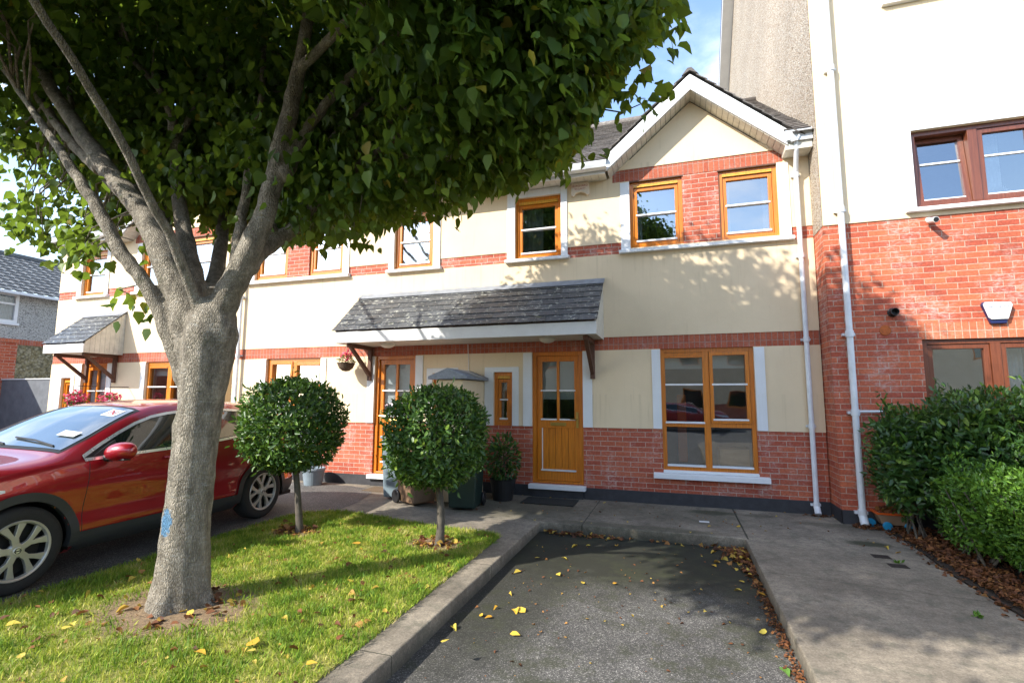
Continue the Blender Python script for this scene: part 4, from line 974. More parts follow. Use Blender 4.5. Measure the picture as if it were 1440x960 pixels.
# crown: leaf clumps through the crown's volume
ELL = [((-2.9, -7.75, 4.8), (1.55, 1.2, 1.0)), ((-3.2, -4.75, 5.3), (2.7, 2.4, 2.5)), ((-1.75, -4.3, 4.55), (1.95, 1.9, 1.65)), ((-4.45, -5.1, 4.5), (1.7, 1.6, 1.6)), ((-4.3, -5.9, 4.9), (1.4, 1.2, 1.4)), ((-5.7, -5.2, 4.6), (1.35, 1.25, 1.35)), ((-2.7, -3.6, 4.0), (2.0, 1.4, 1.3)), ((-1.25, -4.9, 4.9), (1.25, 1.2, 1.2)), ((-3.6, -5.9, 5.6), (2.2, 1.4, 1.7))]
def inside(P, grow=0):
    m_ = np.full(len(P), 9.)
    for c_, r_ in ELL: m_ = np.minimum(m_, (((P-np.array(c_))/(np.array(r_)+grow))**2).sum(1)**.5)
    return m_
cand = rng.uniform((-7.2, -9.0, 2.3), (.9, -1.4, 8.2), (40000, 3)); s_ = inside(cand)
keep = (s_ < 1) & (rng.random(len(cand)) < np.where(s_ > .62, 1, .28)); cand = cand[keep]
def hollow(P):
    # bare lower middle around the forking limbs, open on the street side
    x_, y_, d_ = project(P); ax = np.hypot(P[:, 0]+3.9, P[:, 1]+5.2)
    h = (P[:, 2] < 2.75+.42*np.abs(P[:, 1]+4.0)*(P[:, 1] < -4.0)+.0*ax) 
    h |= (ax < 1.0) & (P[:, 2] < 3.4)
    h |= (P[:, 1] < -4.75) & (P[:, 0] < -2.2) & (P[:, 2] < 4.7)
    h |= (P[:, 1] < -5.9) & (P[:, 2] < 3.9)
    return h
cand = cand[~hollow(cand)]
LOWX = [-400, 0, 60, 200, 330, 480, 560, 610, 660, 717, 762, 785, 822, 834, 850, 882, 920, 950, 980, 1400]; LOWY = [262, 262, 272, 310, 355, 345, 325, 308, 288, 272, 255, 243, 202, 170, 146, 98, 62, 25, -20, -500]
def drip(P, m_=0):
    x_, y_, d_ = project(P); return (y_ < np.interp(x_, LOWX, LOWY)-m_) | (d_ < .4)
cand = cand[drip(cand, 30)]
x_, y_, d_ = project(cand); near = (x_ < 640) & (y_ < 430) & (d_ < 4.0) & (d_ > .5) & (y_ > -80) & ((x_ > 60) | (d_ < 3.4))
cand = cand[~(near & (rng.random(len(cand)) < .90-.45*(x_ > 520)))]
cand = cand[rng.random(len(cand)) < np.interp(cand[:, 2], [5.4, 6.2, 7.0], [1, .42, .15])]
n_cl = min(len(cand), 2900); clumps = cand[rng.choice(len(cand), n_cl, replace=False)]
extra = []
for (px, py, Y, n_) in ((912, 135, -4.3, 3), (885, 142, -4.4, 3), (865, 128, -4.4, 3), (640, 292, -3.9, 3), (610, 285, -3.9, 4), (30, 325, -4.6, 7), (70, 345, -4.6, 7), (100, 315, -4.7, 9), (10, 300, -4.6, 7), (120, 330, -4.7, 9), (150, 305, -4.6, 9), (90, 290, -4.6, 9), (140, 350, -4.8, 6), (180, 300, -4.5, 8), (210, 330, -4.5, 6), (110, 355, -4.8, 5), (60, 315, -4.6, 7), (40, 285, -4.6, 8), (215, 290, -4.4, 7), (190, 415, -5.05, 2), (200, 440, -5.0, 2), (60, 290, -4.6, 5), (130, 300, -4.4, 5), (500, 330, -3.9, 4), (450, 335, -3.9, 3), (570, 310, -3.8, 4), (730, 250, -3.9, 4), (790, 235, -4.0, 4), (826, 195, -4.1, 4), (930, 40, -4.5, 4), (900, 90, -4.5, 4)):
    for _ in range(n_): extra.append(np.array(onY(px, py, Y))+rng.normal(size=3)*.05)
NL = 44
cl_r = rng.uniform(.16, .36, len(clumps)); idx = np.repeat(np.arange(len(clumps)), NL)
pos = clumps[idx]+rng.normal(size=(len(idx), 3))*cl_r[idx][:, None]*np.array([.62, .62, .42])
ex = np.array(extra); idx2 = np.repeat(np.arange(len(ex)), 5); pos2 = ex[idx2]+rng.normal(size=(len(idx2), 3))*.07
pos = pos[drip(pos, 8)|(rng.random(len(pos)) < .008)]; pos = np.vstack([pos, pos2])
dcam = np.linalg.norm(pos-np.array(CAM), axis=1); pos = pos[dcam > 1.5]
ctr_ = np.array((-3.3, -4.6, 4.6)); out_ = pos-ctr_; out_ /= np.linalg.norm(out_, axis=1, keepdims=True)
n = len(pos); tip = out_*.45+np.array((0, 0, -.75))+rng.normal(size=(n, 3))*.5
nr = out_*.5+np.array((0, 0, .7))+rng.normal(size=(n, 3))*.55
sz = rng.uniform(.042, .108, n); rnd = np.clip(rng.random(n)*.93, 0, 1); yel = rng.random(n) < .012; rnd[yel] = 1
leaf_cloud('crown', pos, tip, nr, sz, LEAF_LIME, M['lime'], TREE, rnd)
# twigs out to the clumps
mb = MB()
for c_ in list(clumps[::4])+list(ex[::3]):
    d = np.linalg.norm(limb_pts-c_, axis=1); a = Vector(limb_pts[d.argmin()]); b = Vector(c_)
    if (a-b).length > 1.3: continue
    m1 = a.lerp(b, .35)+Vector((random.uniform(-.12, .12), random.uniform(-.12, .12), random.uniform(.0, .12))); m2 = a.lerp(b, .7)+Vector((random.uniform(-.1, .1), random.uniform(-.1, .1), random.uniform(.0, .12)))
    l = (a-b).length; mb.tube([a, m1, m2, b], [.006+.008*l, .005+.005*l, .006, .003], 5, cap=False)
mb.build('twigs', M['bark'], TREE, smooth=True, merge=False, fix=False)
def copy_tree(o, parent=None):
    c = o.copy(); col.objects.link(c); c.parent = parent
    for ch in list(o.children): copy_tree(ch, c)
    return c

# ------------------------------------------------------------------ clipped standard trees
def clipped(cx, cy, zc, rx, rz, bx_, by_, label, n=5200, tr=.05):
    t_ = empty('clipped_tree', (bx_, by_, 0), label, 'tree', 'clipped round-headed trees on the lawn')
    mb = MB(); P, rad = smooth_path([(bx_, by_, -.02), (bx_+.01, by_, .06), (bx_+.02*(1 if cx > -3 else -1), by_, .3), ((bx_+cx)/2+.015, (by_+cy)/2, .6), (cx, cy, zc-.15)], [tr*1.5, tr*1.05, tr*.85, tr*.8, tr*.7], 6)
    mb.tube(P, rad, 16, jit=.05); trunk = mb.build('trunk', M['twig'], t_, smooth=True, merge=False)
    br = MB()
    for k in range(46):
        d = Vector(unit(1)[0]); d.z = abs(d.z)*.8+(-.1); e = Vector((cx+d.x*rx*.85, cy+d.y*rx*.85, zc+d.z*rz*.85)); s = Vector((cx, cy, zc-rz*.55+random.uniform(0, .3)))
        br.tube([s, s.lerp(e, .5)+Vector((0, 0, .04)), e], [.014, .009, .004], 5, cap=False)
    br.build('branches', M['twig'], t_, smooth=True, merge=False, fix=False)
    d = unit(n); ph = rng.uniform(0, 6, 6)
    lump = 1+.05*np.sin(d[:, 0]*5+ph[0])*np.sin(d[:, 1]*5+ph[1])+.05*np.sin(d[:, 2]*7+ph[2])*np.sin(d[:, 0]*8+ph[3])
    q = (np.abs(d)**3.0).sum(1)**(-1/3.0)
    rad_ = 1-np.abs(rng.normal(size=n))*.13; rad_ = np.clip(rad_, .35, 1)*np.minimum(q, 1.14)*lump
    stray = rng.random(n) < .02; rad_[stray] *= 1.14
    pos = np.array((cx, cy, zc))+d*rad_[:, None]*np.array((rx, rx, rz))
    tip = d*.35+rng.normal(size=(n, 3))*.7+np.array((0, 0, .25)); nr = d*1.0+np.array((0, 0, .35))+rng.normal(size=(n, 3))*.45
    leaf_cloud('crown', pos, tip, nr, rng.uniform(.045, .085, n), LEAF_OVAL, M['bay'], t_)
    return t_
clipped(-4.32, -3.05, 1.235, .50, .515, -4.18, -3.03, 'left clipped ball-headed tree on the lawn beside the red car', 9500, .042)
clipped(-2.465, -2.98, 1.14, .49, .51, -2.43, -2.96, 'right clipped ball-headed tree on the lawn in front of the wheelie bins', 8800, .046)

# ------------------------------------------------------------------ hedges
def hedge(label, name, boxes, n, size, tmpl, mat, cat, shoots=0, stems=30, up=.3, group=None):
    c0 = boxes[0][0]; h_ = empty(name, (c0[0], c0[1], 0), label, cat, group)
    pos = []; ds = []
    wts = np.array([b[1][0]*b[1][2] for b in boxes]); wts = wts/wts.sum()
    for (c_, r_), w_ in zip(boxes, wts):
        k = int(n*w_); d = unit(k); q = (np.abs(d)**3.2).sum(1)**(-1/3.2)
        ph = rng.uniform(0, 6, 6); lump = 1+.08*np.sin(d[:, 0]*6+ph[0])*np.sin(d[:, 1]*5+ph[1])+.08*np.sin(d[:, 2]*8+ph[2])*np.sin(d[:, 0]*9+ph[3])
        rr_ = (1-np.abs(rng.normal(size=k))*.14)*q*lump; p_ = np.array(c_)+d*rr_[:, None]*np.array(r_)
        pos.append(p_); ds.append(d)
    pos = np.vstack(pos); d = np.vstack(ds)
    ins = np.zeros(len(pos), bool)
    for c_, r_ in boxes: ins |= (np.abs((pos-np.array(c_))/np.array(r_))**3.2).sum(1) < .35
    ok = (~ins) & (pos[:, 2] > .06); pos = pos[ok]; d = d[ok]
    if shoots:
        for _ in range(shoots):
            b = random.choice(boxes); x = b[0][0]+random.uniform(-.8, .8)*b[1][0]; y = b[0][1]+random.uniform(-.7, .7)*b[1][1]; z0_ = b[0][2]+b[1][2]*.8; L = random.uniform(.15, .38)
            m_ = 16; tt = rng.random(m_); pp = np.stack([x+rng.normal(size=m_)*.025, y+rng.normal(size=m_)*.025, z0_+tt*L], 1); pos = np.vstack([pos, pp]); dd = unit(m_)*.6+np.array((0, 0, .6)); d = np.vstack([d, dd])
    k = len(pos); tip = d*.7+rng.normal(size=(k, 3))*.6+np.array((0, 0, up)); nr = d*.8+np.array((0, 0, .8))+rng.normal(size=(k, 3))*.45
    leaf_cloud('foliage', pos, tip, nr, rng.uniform(size*.6, size*1.15, k), tmpl, mat, h_)
    br = MB()
    for _ in range(stems):
        b = random.choice(boxes); c_, r_ = b; s = Vector((c_[0]+random.uniform(-.6, .6)*r_[0], c_[1]+random.uniform(-.5, .5)*r_[1], .01)); e = Vector((c_[0]+random.uniform(-.9, .9)*r_[0], c_[1]+random.uniform(-.9, .9)*r_[1], c_[2]+random.uniform(-.2, .7)*r_[2]))
        br.tube([s, s.lerp(e, .5)+Vector((random.uniform(-.05, .05), random.uniform(-.05, .05), 0)), e], [.014, .01, .005], 5, cap=False)
    br.build('stems', M['twig'], h_, smooth=True, merge=False, fix=False)
    # shaded inner mass of leaves
    inn = []
    for c_, r_ in boxes:
        q = rng.uniform(-.75, .75, (int(n*.10), 3)); inn.append(np.array(c_)+q*np.array(r_))
    inn = np.vstack(inn); k = len(inn)
    leaf_cloud('inner_foliage', inn, unit(k), unit(k), rng.uniform(size*1.2, size*2.0, k), tmpl, mat, h_)
    return h_
hedge('dark glossy laurel hedge against the brick building wall, taller and behind the bright one', 'laurel_hedge',
      [((2.60, -1.0, .86), (.43, .40, .58)), ((3.15, -1.15, .88), (.60, .50, .74)), ((3.9, -1.2, .90), (.80, .55, .74)), ((4.9, -1.2, .9), (.8, .55, .75)), ((6.2, -1.2, .9), (.8, .55, .75))], 24000, .080, LEAF_OVAL, M['laurel'], 'hedge', 26, 60)
hedge('bright green small-leaved hedge at the right edge in front of the laurel', 'evergreen_hedge',
      [((2.88, -1.85, .50), (.40, .48, .42)), ((3.10, -2.55, .53), (.50, .60, .49)), ((3.6, -3.6, .62), (.70, .7, .48)), ((4.4, -2.6, .62), (.9, .8, .48)), ((5.0, -3.8, .62), (.9, .8, .48))], 34000, .046, LEAF_OVAL, M['euonymus'], 'hedge', 30, 90, .5)
# dark plant in black pot by the right door
p = empty('potted_plant', (-2.55, -.42, 0), 'dark leafy plant in a black pot, between the black bin and the right front door', 'plant')
mb = MB(); mb.lathe([(0, 0), (.15, 0), (.20, .30), (.21, .32), (.18, .32), (.17, .28), (0, .28)], (-2.58, -.45, 0), 24); mb.build('pot', M['black'], p)
k = 700; d = unit(k); pos = np.array((-2.58, -.45, .62))+d*np.array((.26, .24, .36))*rng.random(k)[:, None]**.4
leaf_cloud('foliage', pos, d+rng.normal(size=(k, 3))*.5, unit(k)+np.array((0, 0, .5)), rng.uniform(.05, .11, k), LEAF_OVAL, M['laurel'], p)
mb = MB()
for _ in range(8): e = Vector((-2.58+random.uniform(-.15, .15), -.45+random.uniform(-.12, .12), .75)); mb.tube([(-2.58, -.45, .25), e], [.01, .004], 5)
mb.build('stem', M['twig'], p)

# ------------------------------------------------------------------ grass and litter
def in_poly(P, poly):
    x, y = P[:, 0], P[:, 1]; c_ = np.zeros(len(P), bool); j = len(poly)-1
    for i in range(len(poly)):
        xi, yi = poly[i]; xj, yj = poly[j]
        with np.errstate(divide='ignore', invalid='ignore'): c_ ^= ((yi > y) != (yj > y)) & (x < (xj-xi)*(y-yi)/(yj-yi)+xi)
        j = i
    return c_
n = 110000; P = np.stack([rng.uniform(-4.9, -1.88, n), -7.6+5.65*rng.random(n)**.85, np.full(n, .012)], 1)
g = in_poly(P, [(x+(.03 if x > -3 else -.03), y) for x, y in lawn])
nz = np.sin(P[:, 0]*9+np.sin(P[:, 1]*7))*np.sin(P[:, 1]*8+1.3*np.sin(P[:, 0]*6))+.6*np.sin(P[:, 0]*23+P[:, 1]*11)*np.sin(P[:, 1]*19-P[:, 0]*7)
def dirt(P):
    m_ = np.zeros(len(P))
    for (cx, cy, rx, ry) in ((-3.55, -5.02, .60, .46), (-4.23, -3.03, .27, .22), (-2.48, -2.95, .33, .22)):
        m_ = np.maximum(m_, np.exp(-((((P[:, 0]-cx)/rx)**2+((P[:, 1]-cy)/ry)**2))**2*.9))
    return m_
g &= rng.random(n) > dirt(P)*1.05+.22*(nz > .5)
P = P[g]; nz = nz[g]; n = len(P)
tip = np.stack([rng.normal(size=n)*.42, rng.normal(size=n)*.42, np.ones(n)], 1); nr = unit(n)
rnd = np.clip(.46+.30*nz+rng.normal(size=n)*.22, 0, 1)
o = leaf_cloud('grass', P, tip, nr, rng.uniform(.022, .052, n)*(1+.25*np.clip(-nz, 0, 1)), (BLADE[0]*np.array((1.5, 1, 1)), BLADE[1]), M['grass'], None, rnd); o['kind'] = 'stuff'; o['label'] = 'short sunlit grass with yellowing patches on the lawn'; 
def litter(name, P, size, label, mat='litter', hi=.97, tmpl=LEAF_LIME, flat=.5):
    n = len(P); a = rng.uniform(0, 6.28, n); tip = np.stack([np.cos(a), np.sin(a), rng.normal(size=n)*flat*.5], 1); nr = np.array((0, 0, 1))+rng.normal(size=(n, 3))*flat
    T_ = (tmpl[0]*np.array((1, 1, 1.5)), tmpl[1])
    o = leaf_cloud(name, P, tip, nr, rng.uniform(*size, n), T_, M[mat], None, rng.random(n)*hi); o['kind'] = 'stuff'; o['label'] = label; return o
def strip(n, fx, z=(.0, .02)): 
    out = np.array([fx() for _ in range(n)]); return np.column_stack([out, rng.uniform(*z, n)])
B0z = -.112
g1 = lambda: (random.uniform(-1.68, -.9)+abs(random.gauss(0, .05)), -1.62-abs(random.gauss(0, .05)))
g2 = lambda: (random.uniform(-1.6, .68), -1.62-abs(random.gauss(0, .035)))
g3 = lambda: (.69-abs(random.gauss(0, .04)), random.uniform(-5.8, -1.65))
g4 = lambda: (.69-abs(random.gauss(0, .14)), -1.64-abs(random.gauss(0, .35)))
Pb = np.vstack([strip(75, g1, (B0z, B0z+.03)), strip(60, g2, (B0z, B0z+.02)), strip(150, g4, (B0z, B0z+.02))])
litter('leaf_litter', Pb, (.025, .07), 'drift of yellow and brown dead leaves caught in the far corners of the parking bay')
litter('leaf_litter', strip(900, g3, (B0z, B0z+.012)), (.010, .030), 'thin line of small reddish leaf scraps along the right kerb of the parking bay', hi=.66)
g5 = lambda: (2.38+abs(random.gauss(0, .26)), random.uniform(-4.5, -.55))
g6 = lambda: (2.12+random.uniform(-.1, .55), -.62+random.gauss(0, .07))
g7 = lambda: (1.80+random.gauss(0, .09), -.10-abs(random.gauss(0, .035)))
g8 = lambda: (2.34-abs(random.gauss(0, .05)), random.uniform(-4.2, -.6))
Pb = np.vstack([strip(3600, g5, (.025, .05)), strip(190, g6, (.006, .04)), strip(60, g7, (.004, .02)), strip(130, g8, (.006, .012))])
litter('leaf_litter', Pb, (.016, .048), 'rusty brown leaf litter along the hedge foot and the drainpipes', hi=.62)
def ringpts(cx, cy, rx, ry, n):
    a = rng.uniform(0, 6.28, n); q = rng.random(n)**.5; return np.column_stack([cx+np.cos(a)*q*rx, cy+np.sin(a)*q*ry, rng.uniform(.016, .045, n)])
Pb = np.vstack([ringpts(-4.23, -3.03, .26, .2, 150), ringpts(-2.46, -2.95, .30, .2, 80), ringpts(-3.48, -5.02, .42, .36, 60)])
litter('leaf_litter', Pb, (.03, .07), 'dry brown leaves and bark chips in the rings at the tree feet')
Pb = np.column_stack([rng.uniform(-4.85, -1.95, 420), rng.uniform(-7, -2.35, 420), rng.uniform(.025, .045, 420)])
litter('leaf_litter', Pb, (.015, .055), 'small dead leaves scattered over the grass')
n = 240; Pb = np.column_stack([rng.uniform(-1.6, .65, n), rng.uniform(-6, -1.7, n), np.full(n, B0z)]); 
litter('leaf_litter', Pb, (.008, .028), 'tiny leaf fragments and grit on the parking bay', flat=.3)
Pb = np.column_stack([rng.uniform(-3.0, 2.2, 110), rng.uniform(-1.55, -.03, 110), np.full(110, .006)])
litter('leaf_litter', Pb, (.012, .035), 'leaf crumbs along the concrete path below the house wall', flat=.3)
# distinct single leaves
def one_leaf(px, py, z, size, mat, label, group, seed):
    d = ray(px, py); k = (z-CAM.z)/d[2]; x, y = CAM.x+d[0]*k, CAM.y+d[1]*k
    rs = np.random.default_rng(seed); a = rs.uniform(0, 6.28)
    o = leaf_cloud('fallen_leaf', np.array([[0., 0, 0]]), np.array([[math.cos(a), math.sin(a), .05]]), np.array([[rs.normal()*.2, rs.normal()*.2, 1]]), np.array([size]), (LEAF_LIME[0]*np.array((rs.uniform(.7, 1.05), rs.uniform(.8, 1.1), rs.uniform(.3, 1.6))), LEAF_LIME[1]), M[mat], None, np.array([rs.random()]))
    o.location = (x, y, z+.012); setp(o, label, 'leaf', group); return o
for i, (px, py, s) in enumerate(((514, 860, 0), )): pass
bayL = [(812, 768), (830, 768), (867, 769), (948, 781), (790, 785), (725, 857), (740, 860), (692, 868), (677, 868), (636, 881), (718, 891), (862, 822), (819, 822), (716, 835), (784, 807), (731, 803), (759, 785), (1002, 795), (1047, 820), (1043, 832), (1073, 838), (1080, 832), (1077, 893), (700, 854)]
for i, (px, py) in enumerate(bayL): one_leaf(px, py, -.118, (.075, .05, .06, .045, .065)[i % 5] if i not in (5, 6) else .085, 'yleaf', 'yellow lime leaf fallen on the dark asphalt of the parking bay', 'yellow leaves fallen on the parking bay', i)
one_leaf(1100, 940, -.118, .10, 'gleaf', 'broad green leaf lying on the asphalt near the right kerb', None, 77)
lawnL = [(190, 812), (100, 878), (85, 886), (352, 910), (345, 913), (360, 915), (276, 917), (470, 790), (545, 750), (507, 765), (505, 772), (620, 905), (8, 880), (430, 935), (120, 862)]
for i, (px, py) in enumerate(lawnL): one_leaf(px, py, .035, (.085, .06, .05)[i % 3], 'yleaf', 'yellow leaf resting on the lawn grass', 'yellow leaves on the lawn', 100+i)
pathL = [(1000, 740), (880, 700), (1040, 742), (1245, 770), (1267, 778), (1367, 815), (910, 704), (850, 708), (727, 690), (752, 733)]
for i, (px, py) in enumerate(pathL): one_leaf(px, py, .0, .06, 'yleaf', 'yellow leaf lying on the grey concrete path', 'yellow leaves on the concrete path', 200+i)

# ------------------------------------------------------------------ bins, pots, baskets, toy
def bin_(name, x, y, w, d, h, mat, label, rz=0, wheels=True, group='wheelie bins by the dividing wall'):
    B = empty(name, (x, y, 0), label, 'bin', group, rz)
    mb = MB(); a, b = w/2, d/2; s = .82
    mb.hexa([(-a*s, -b*s, .03), (a*s, -b*s, .03), (a*s, b*s, .03), (-a*s, b*s, .03), (-a, -b, h), (a, -b, h), (a, b, h), (-a, b, h)]); mb.build('body', mat, B, bevel=.02, local=True)
    mb = MB(); mb.box((-a-.015, -b-.02, h+.001), (a+.015, b+.03, h+.045)); mb.box((-a*.8, -b*.8, h+.045), (a*.8, b*.8, h+.065)); mb.build('lid', mat, B, bevel=.012, local=True)
    mb = MB(); mb.tube([(-a*.8, b+.05, h-.02), (a*.8, b+.05, h-.02)], .014, 8); mb.build('handle', mat, B, local=True)
    if wheels:
        for sx_ in (-1, 1):
            mb = MB(); mb.lathe([(0, -.02), (.09, -.02), (.10, -.01), (.10, .01), (.09, .02), (.04, .022), (.03, .03), (0, .03)], (sx_*(a*.86+.02), b*.82, .10), 20, 'X'); mb.build('wheel', M['black'], B, local=True)
    return B
brown = plain('brown_bin_plastic', (.20, .125, .075), .5, var=.15); bluegrey = plain('blue_grey_bin_plastic', (.20, .26, .30), .45, var=.15); dk = plain('dark_green_bin_plastic', (.012, .03, .024), .4)
bin_('wheelie_bin', -3.72, -1.10, .46, .52, .98, brown, 'brown wheelie bin behind the right clipped tree', R(62))
bin_('wheelie_bin', -4.18, -.82, .42, .46, .92, bluegrey, 'blue-grey wheelie bin at the left of the brown one', R(5))
bin_('wheelie_bin', -2.90, -1.16, .46, .50, .92, dk, 'dark green-black wheelie bin in the shade right of the brown one', R(8))
mb = MB(); mb.lathe([(0, 0), (.15, 0), (.155, .02), (.19, .24), (.205, .27), (.20, .30), (.175, .30), (.17, .25), (0, .25)], (-6.22, -.32, 0), 28)
o = mb.build('plant_pot', plain('blue_grey_pot', (.20, .25, .29), .5, var=.2)); setp(o, 'blue-grey round plant pot against the brick base, seen under the left clipped tree', 'pot')
def basket(x, y, z, label, pink=True, n=260, r=.19, hang=True):
    B = empty('hanging_basket', (x, y, z), label, 'flower basket', 'hanging flower baskets by the doors')
    mb = MB(); mb.lathe([(0, -.14), (.06, -.13), (.12, -.08), (.155, 0), (.165, .015), (.15, .015), (0, .0)], (x, y, z), 20); mb.build('bowl', plain('wicker', (.10, .065, .04), .9, var=.6, nscale=40, bump=1), B)
    mb = MB(); mb.tube([(x, y, z+.36), (x, -.014, z+.36)], .008, 6)
    for a in (0, 2.1, 4.2): mb.tube([(x+.14*math.cos(a), y+.14*math.sin(a), z), (x, y, z+.36)], .003, 4)
    mb.build('hanger', M['black'], B)
    d = unit(n); pos = np.array((x, y, z+.06))+d*np.array((r, r*.8, r*.6))*rng.random(n)[:, None]**.4
    leaf_cloud('foliage', pos, d, unit(n)+np.array((0, 0, .7)), rng.uniform(.04, .07, n), LEAF_OVAL, M['dryplant'] if not pink else M['euonymus'], B)
    k = n if pink else 40; d = unit(k); pos = np.array((x, y, z+(.09 if pink else .14)))+d*np.array((r*1.05, r*.9, r*.75))*(rng.random(k)[:, None]**.3 if pink else 1)*(1 if pink else .7)
    leaf_cloud('flowers', pos, unit(k), d+np.array((0, 0, .5)), rng.uniform(.035, .06, k), LEAF_LIME, M['pink'], B)
basket(-5.66, -.27, 2.16, 'small wicker basket with a few pink flowers left of the canopy bracket', False, 120, .14)
basket(-12.50, -.40, 1.42, 'full basket of bright pink flowers left of the far door', True, 300, .24)
basket(-11.50, -.40, 1.40, 'basket of bright pink and trailing green flowers right of the far door', True, 300, .22)
TY = empty('toy_cart', (2.47, -.53, 0), 'orange-rimmed toy cart with blue wheels, among dead leaves by the drainpipe', 'toy')
mb = MB(); mb.hexa([(-.13, -.09, .05), (.13, -.09, .05), (.13, .09, .05), (-.13, .09, .05), (-.19, -.13, .175), (.19, -.13, .175), (.19, .13, .175), (-.19, .13, .175)]); mb.build('tub', plain('dusty_tan_plastic', (.34, .22, .14), .6), TY, local=True, bevel=.008)
mb = MB(); frame_ring(mb, lambda u, z, d: (u, z, d), -.205, .205, -.145, .145, .028, .176, .20); mb.build('rim', plain('orange_plastic', (.75, .13, .02), .4), TY, local=True, bevel=.004)
for x, y in ((-.10, -.14), (.12, -.14), (-.22, .02), (.12, .12)):
    mb = MB(); mb.lathe([(0, -.018), (.042, -.018), (.05, -.01), (.05, .01), (.042, .018), (0, .018)], (x, y, .05), 20, 'Y'); mb.build('wheel', plain('blue_plastic', (.02, .27, .50), .4), TY, local=True)
leaf_cloud('leaves', np.column_stack([rng.uniform(-.15, .15, 30)+2.47, rng.uniform(-.1, .1, 30)-.53, rng.uniform(.18, .24, 30)]), unit(30), unit(30)+np.array((0, 0, 1)), rng.uniform(.04, .08, 30), LEAF_LIME, M['litter'], TY)
for i, (x, y) in enumerate(((2.02, -3.28), (1.98, -2.06), (2.15, -.60))):
    k = 16; d = unit(k); d[:, 2] = abs(d[:, 2]); P = np.tile(np.array([[x, y, .003]]), (k, 1))+rng.normal(size=(k, 3))*np.array((.012, .012, 0))
    o = leaf_cloud('weed', P, d, unit(k)+np.array((0, 0, 1)), rng.uniform(.03, .05, k), LEAF_DIA, M['euonymus']); setp(o, ('small green weed growing from a crack in the open concrete', 'tiny weed tuft beside the second drain cover', 'small weed at the foot of the right drainpipe')[i], 'weed')

# ------------------------------------------------------------------ far left yard
Y_ = empty('boundary_wall', (-17, .3, 0), 'dark grey painted garden wall at the left end of the terrace', 'wall')
mb = MB(); mb.box((-16.19, .12, 0), (-14.15, .32, 1.96)); mb.build('wall', M['greywall'], Y_); mb = MB(); mb.box((-16.19, .10, 1.961), (-14.15, .34, 1.985)); mb.build('coping', M['trim'], Y_)
Y_ = empty('brick_wall', (-16.1, -1.5, 0), 'tall red brick wall at the left edge beyond the car', 'wall')
mb = MB(); G_ = lambda u, z, d: (-16.2+d, u, z); cut_slab(mb, G_, -5, .36, 0, 2.92, -.3, 0, []); mb.build('wall', M['brick'], Y_); mb = MB(); cut_slab(mb, G_, -5.02, .39, 2.921, 3.0, -.33, .03, []); mb.build('coping', M['soldier'], Y_)
BH = empty('detached_house', (-24, 3, 0), 'grey pebbledashed house with tiled roof and white window beyond the garden wall', 'house')
XH = -21.; G_ = lambda u, z, d: (XH+d, u, z)
mb = MB(); cut_slab(mb, G_, -4, 9, 3.45, 5.0, -.3, 0, [(1.2, 2.72, 3.98, 4.98)]); mb.build('upper_wall', M['dash'], BH)
mb = MB(); cut_slab(mb, G_, -4, 9, 3.27, 3.45, -.3, .02, []); mb.build('brick_band', M['soldier'], BH)
mb = MB(); cut_slab(mb, G_, -4, 9, 0, 3.27, -.3, 0, []); mb.build('lower_wall', M['dash2'], BH)
mb = MB(); mb.box((-30, -4, 0), (-29.7, 9, 5)); mb.box((-29.7, -4, 0), (-21.3, -3.7, 5)); mb.box((-29.7, 8.7, 0), (-21.3, 9, 5)); each(mb, 'rear_wall', M['dash'], BH)
mb = MB(); frame_ring(mb, G_, 1.2, 2.72, 3.98, 4.98, .09, -.1, .02); bx(mb, G_, 1.29, 2.63, 4.58, 4.64, -.08, .0); bx(mb, G_, 1.92, 1.98, 4.07, 4.58, -.08, -.0); wn = mb.build('window', M['white'], BH)
pane(G_, 1.29, 2.63, 4.07, 4.89, wn, M['glass'], -.05); drape(G_, 1.25, 2.67, 4.0, 4.95, -.2, wn, M['net'], folds=14)
mb = MB(); cut_slab(mb, G_, 1.15, 2.77, 3.90, 3.98, -.1, .06, []); mb.build('window_sill', M['trim'], wn)
Vh = Vector((-3.0, 0, 1.62)); Lh = Vh.length+2; Vh.normalize(); nh = Vector((-Vh.z*-1, 0, abs(Vh.x)))
mb = MB(); tiled(mb, (XH+.35, -4.3, 5.0), (0, 1, 0), Vh, Vector((Vh.z, 0, -Vh.x)), 13.6, 4.0, .30, .32, .02, .03, None, 'roll'); mb.build('roof', M['tile2'], BH, merge=False, fix=False)
mb = MB(); mb.box((XH+.28, -4.3, 4.90), (XH+.40, 9.3, 4.99)); mb.build('gutter', M['gutter'], BH)
mb = MB(); mb.tube([(XH+.35+Vh.x*4, -4.3, 5.0+Vh.z*4+.03), (XH+.35+Vh.x*4, 9.3, 5.0+Vh.z*4+.03)], .12, 10); mb.build('ridge_tile', M['tile2'], BH)
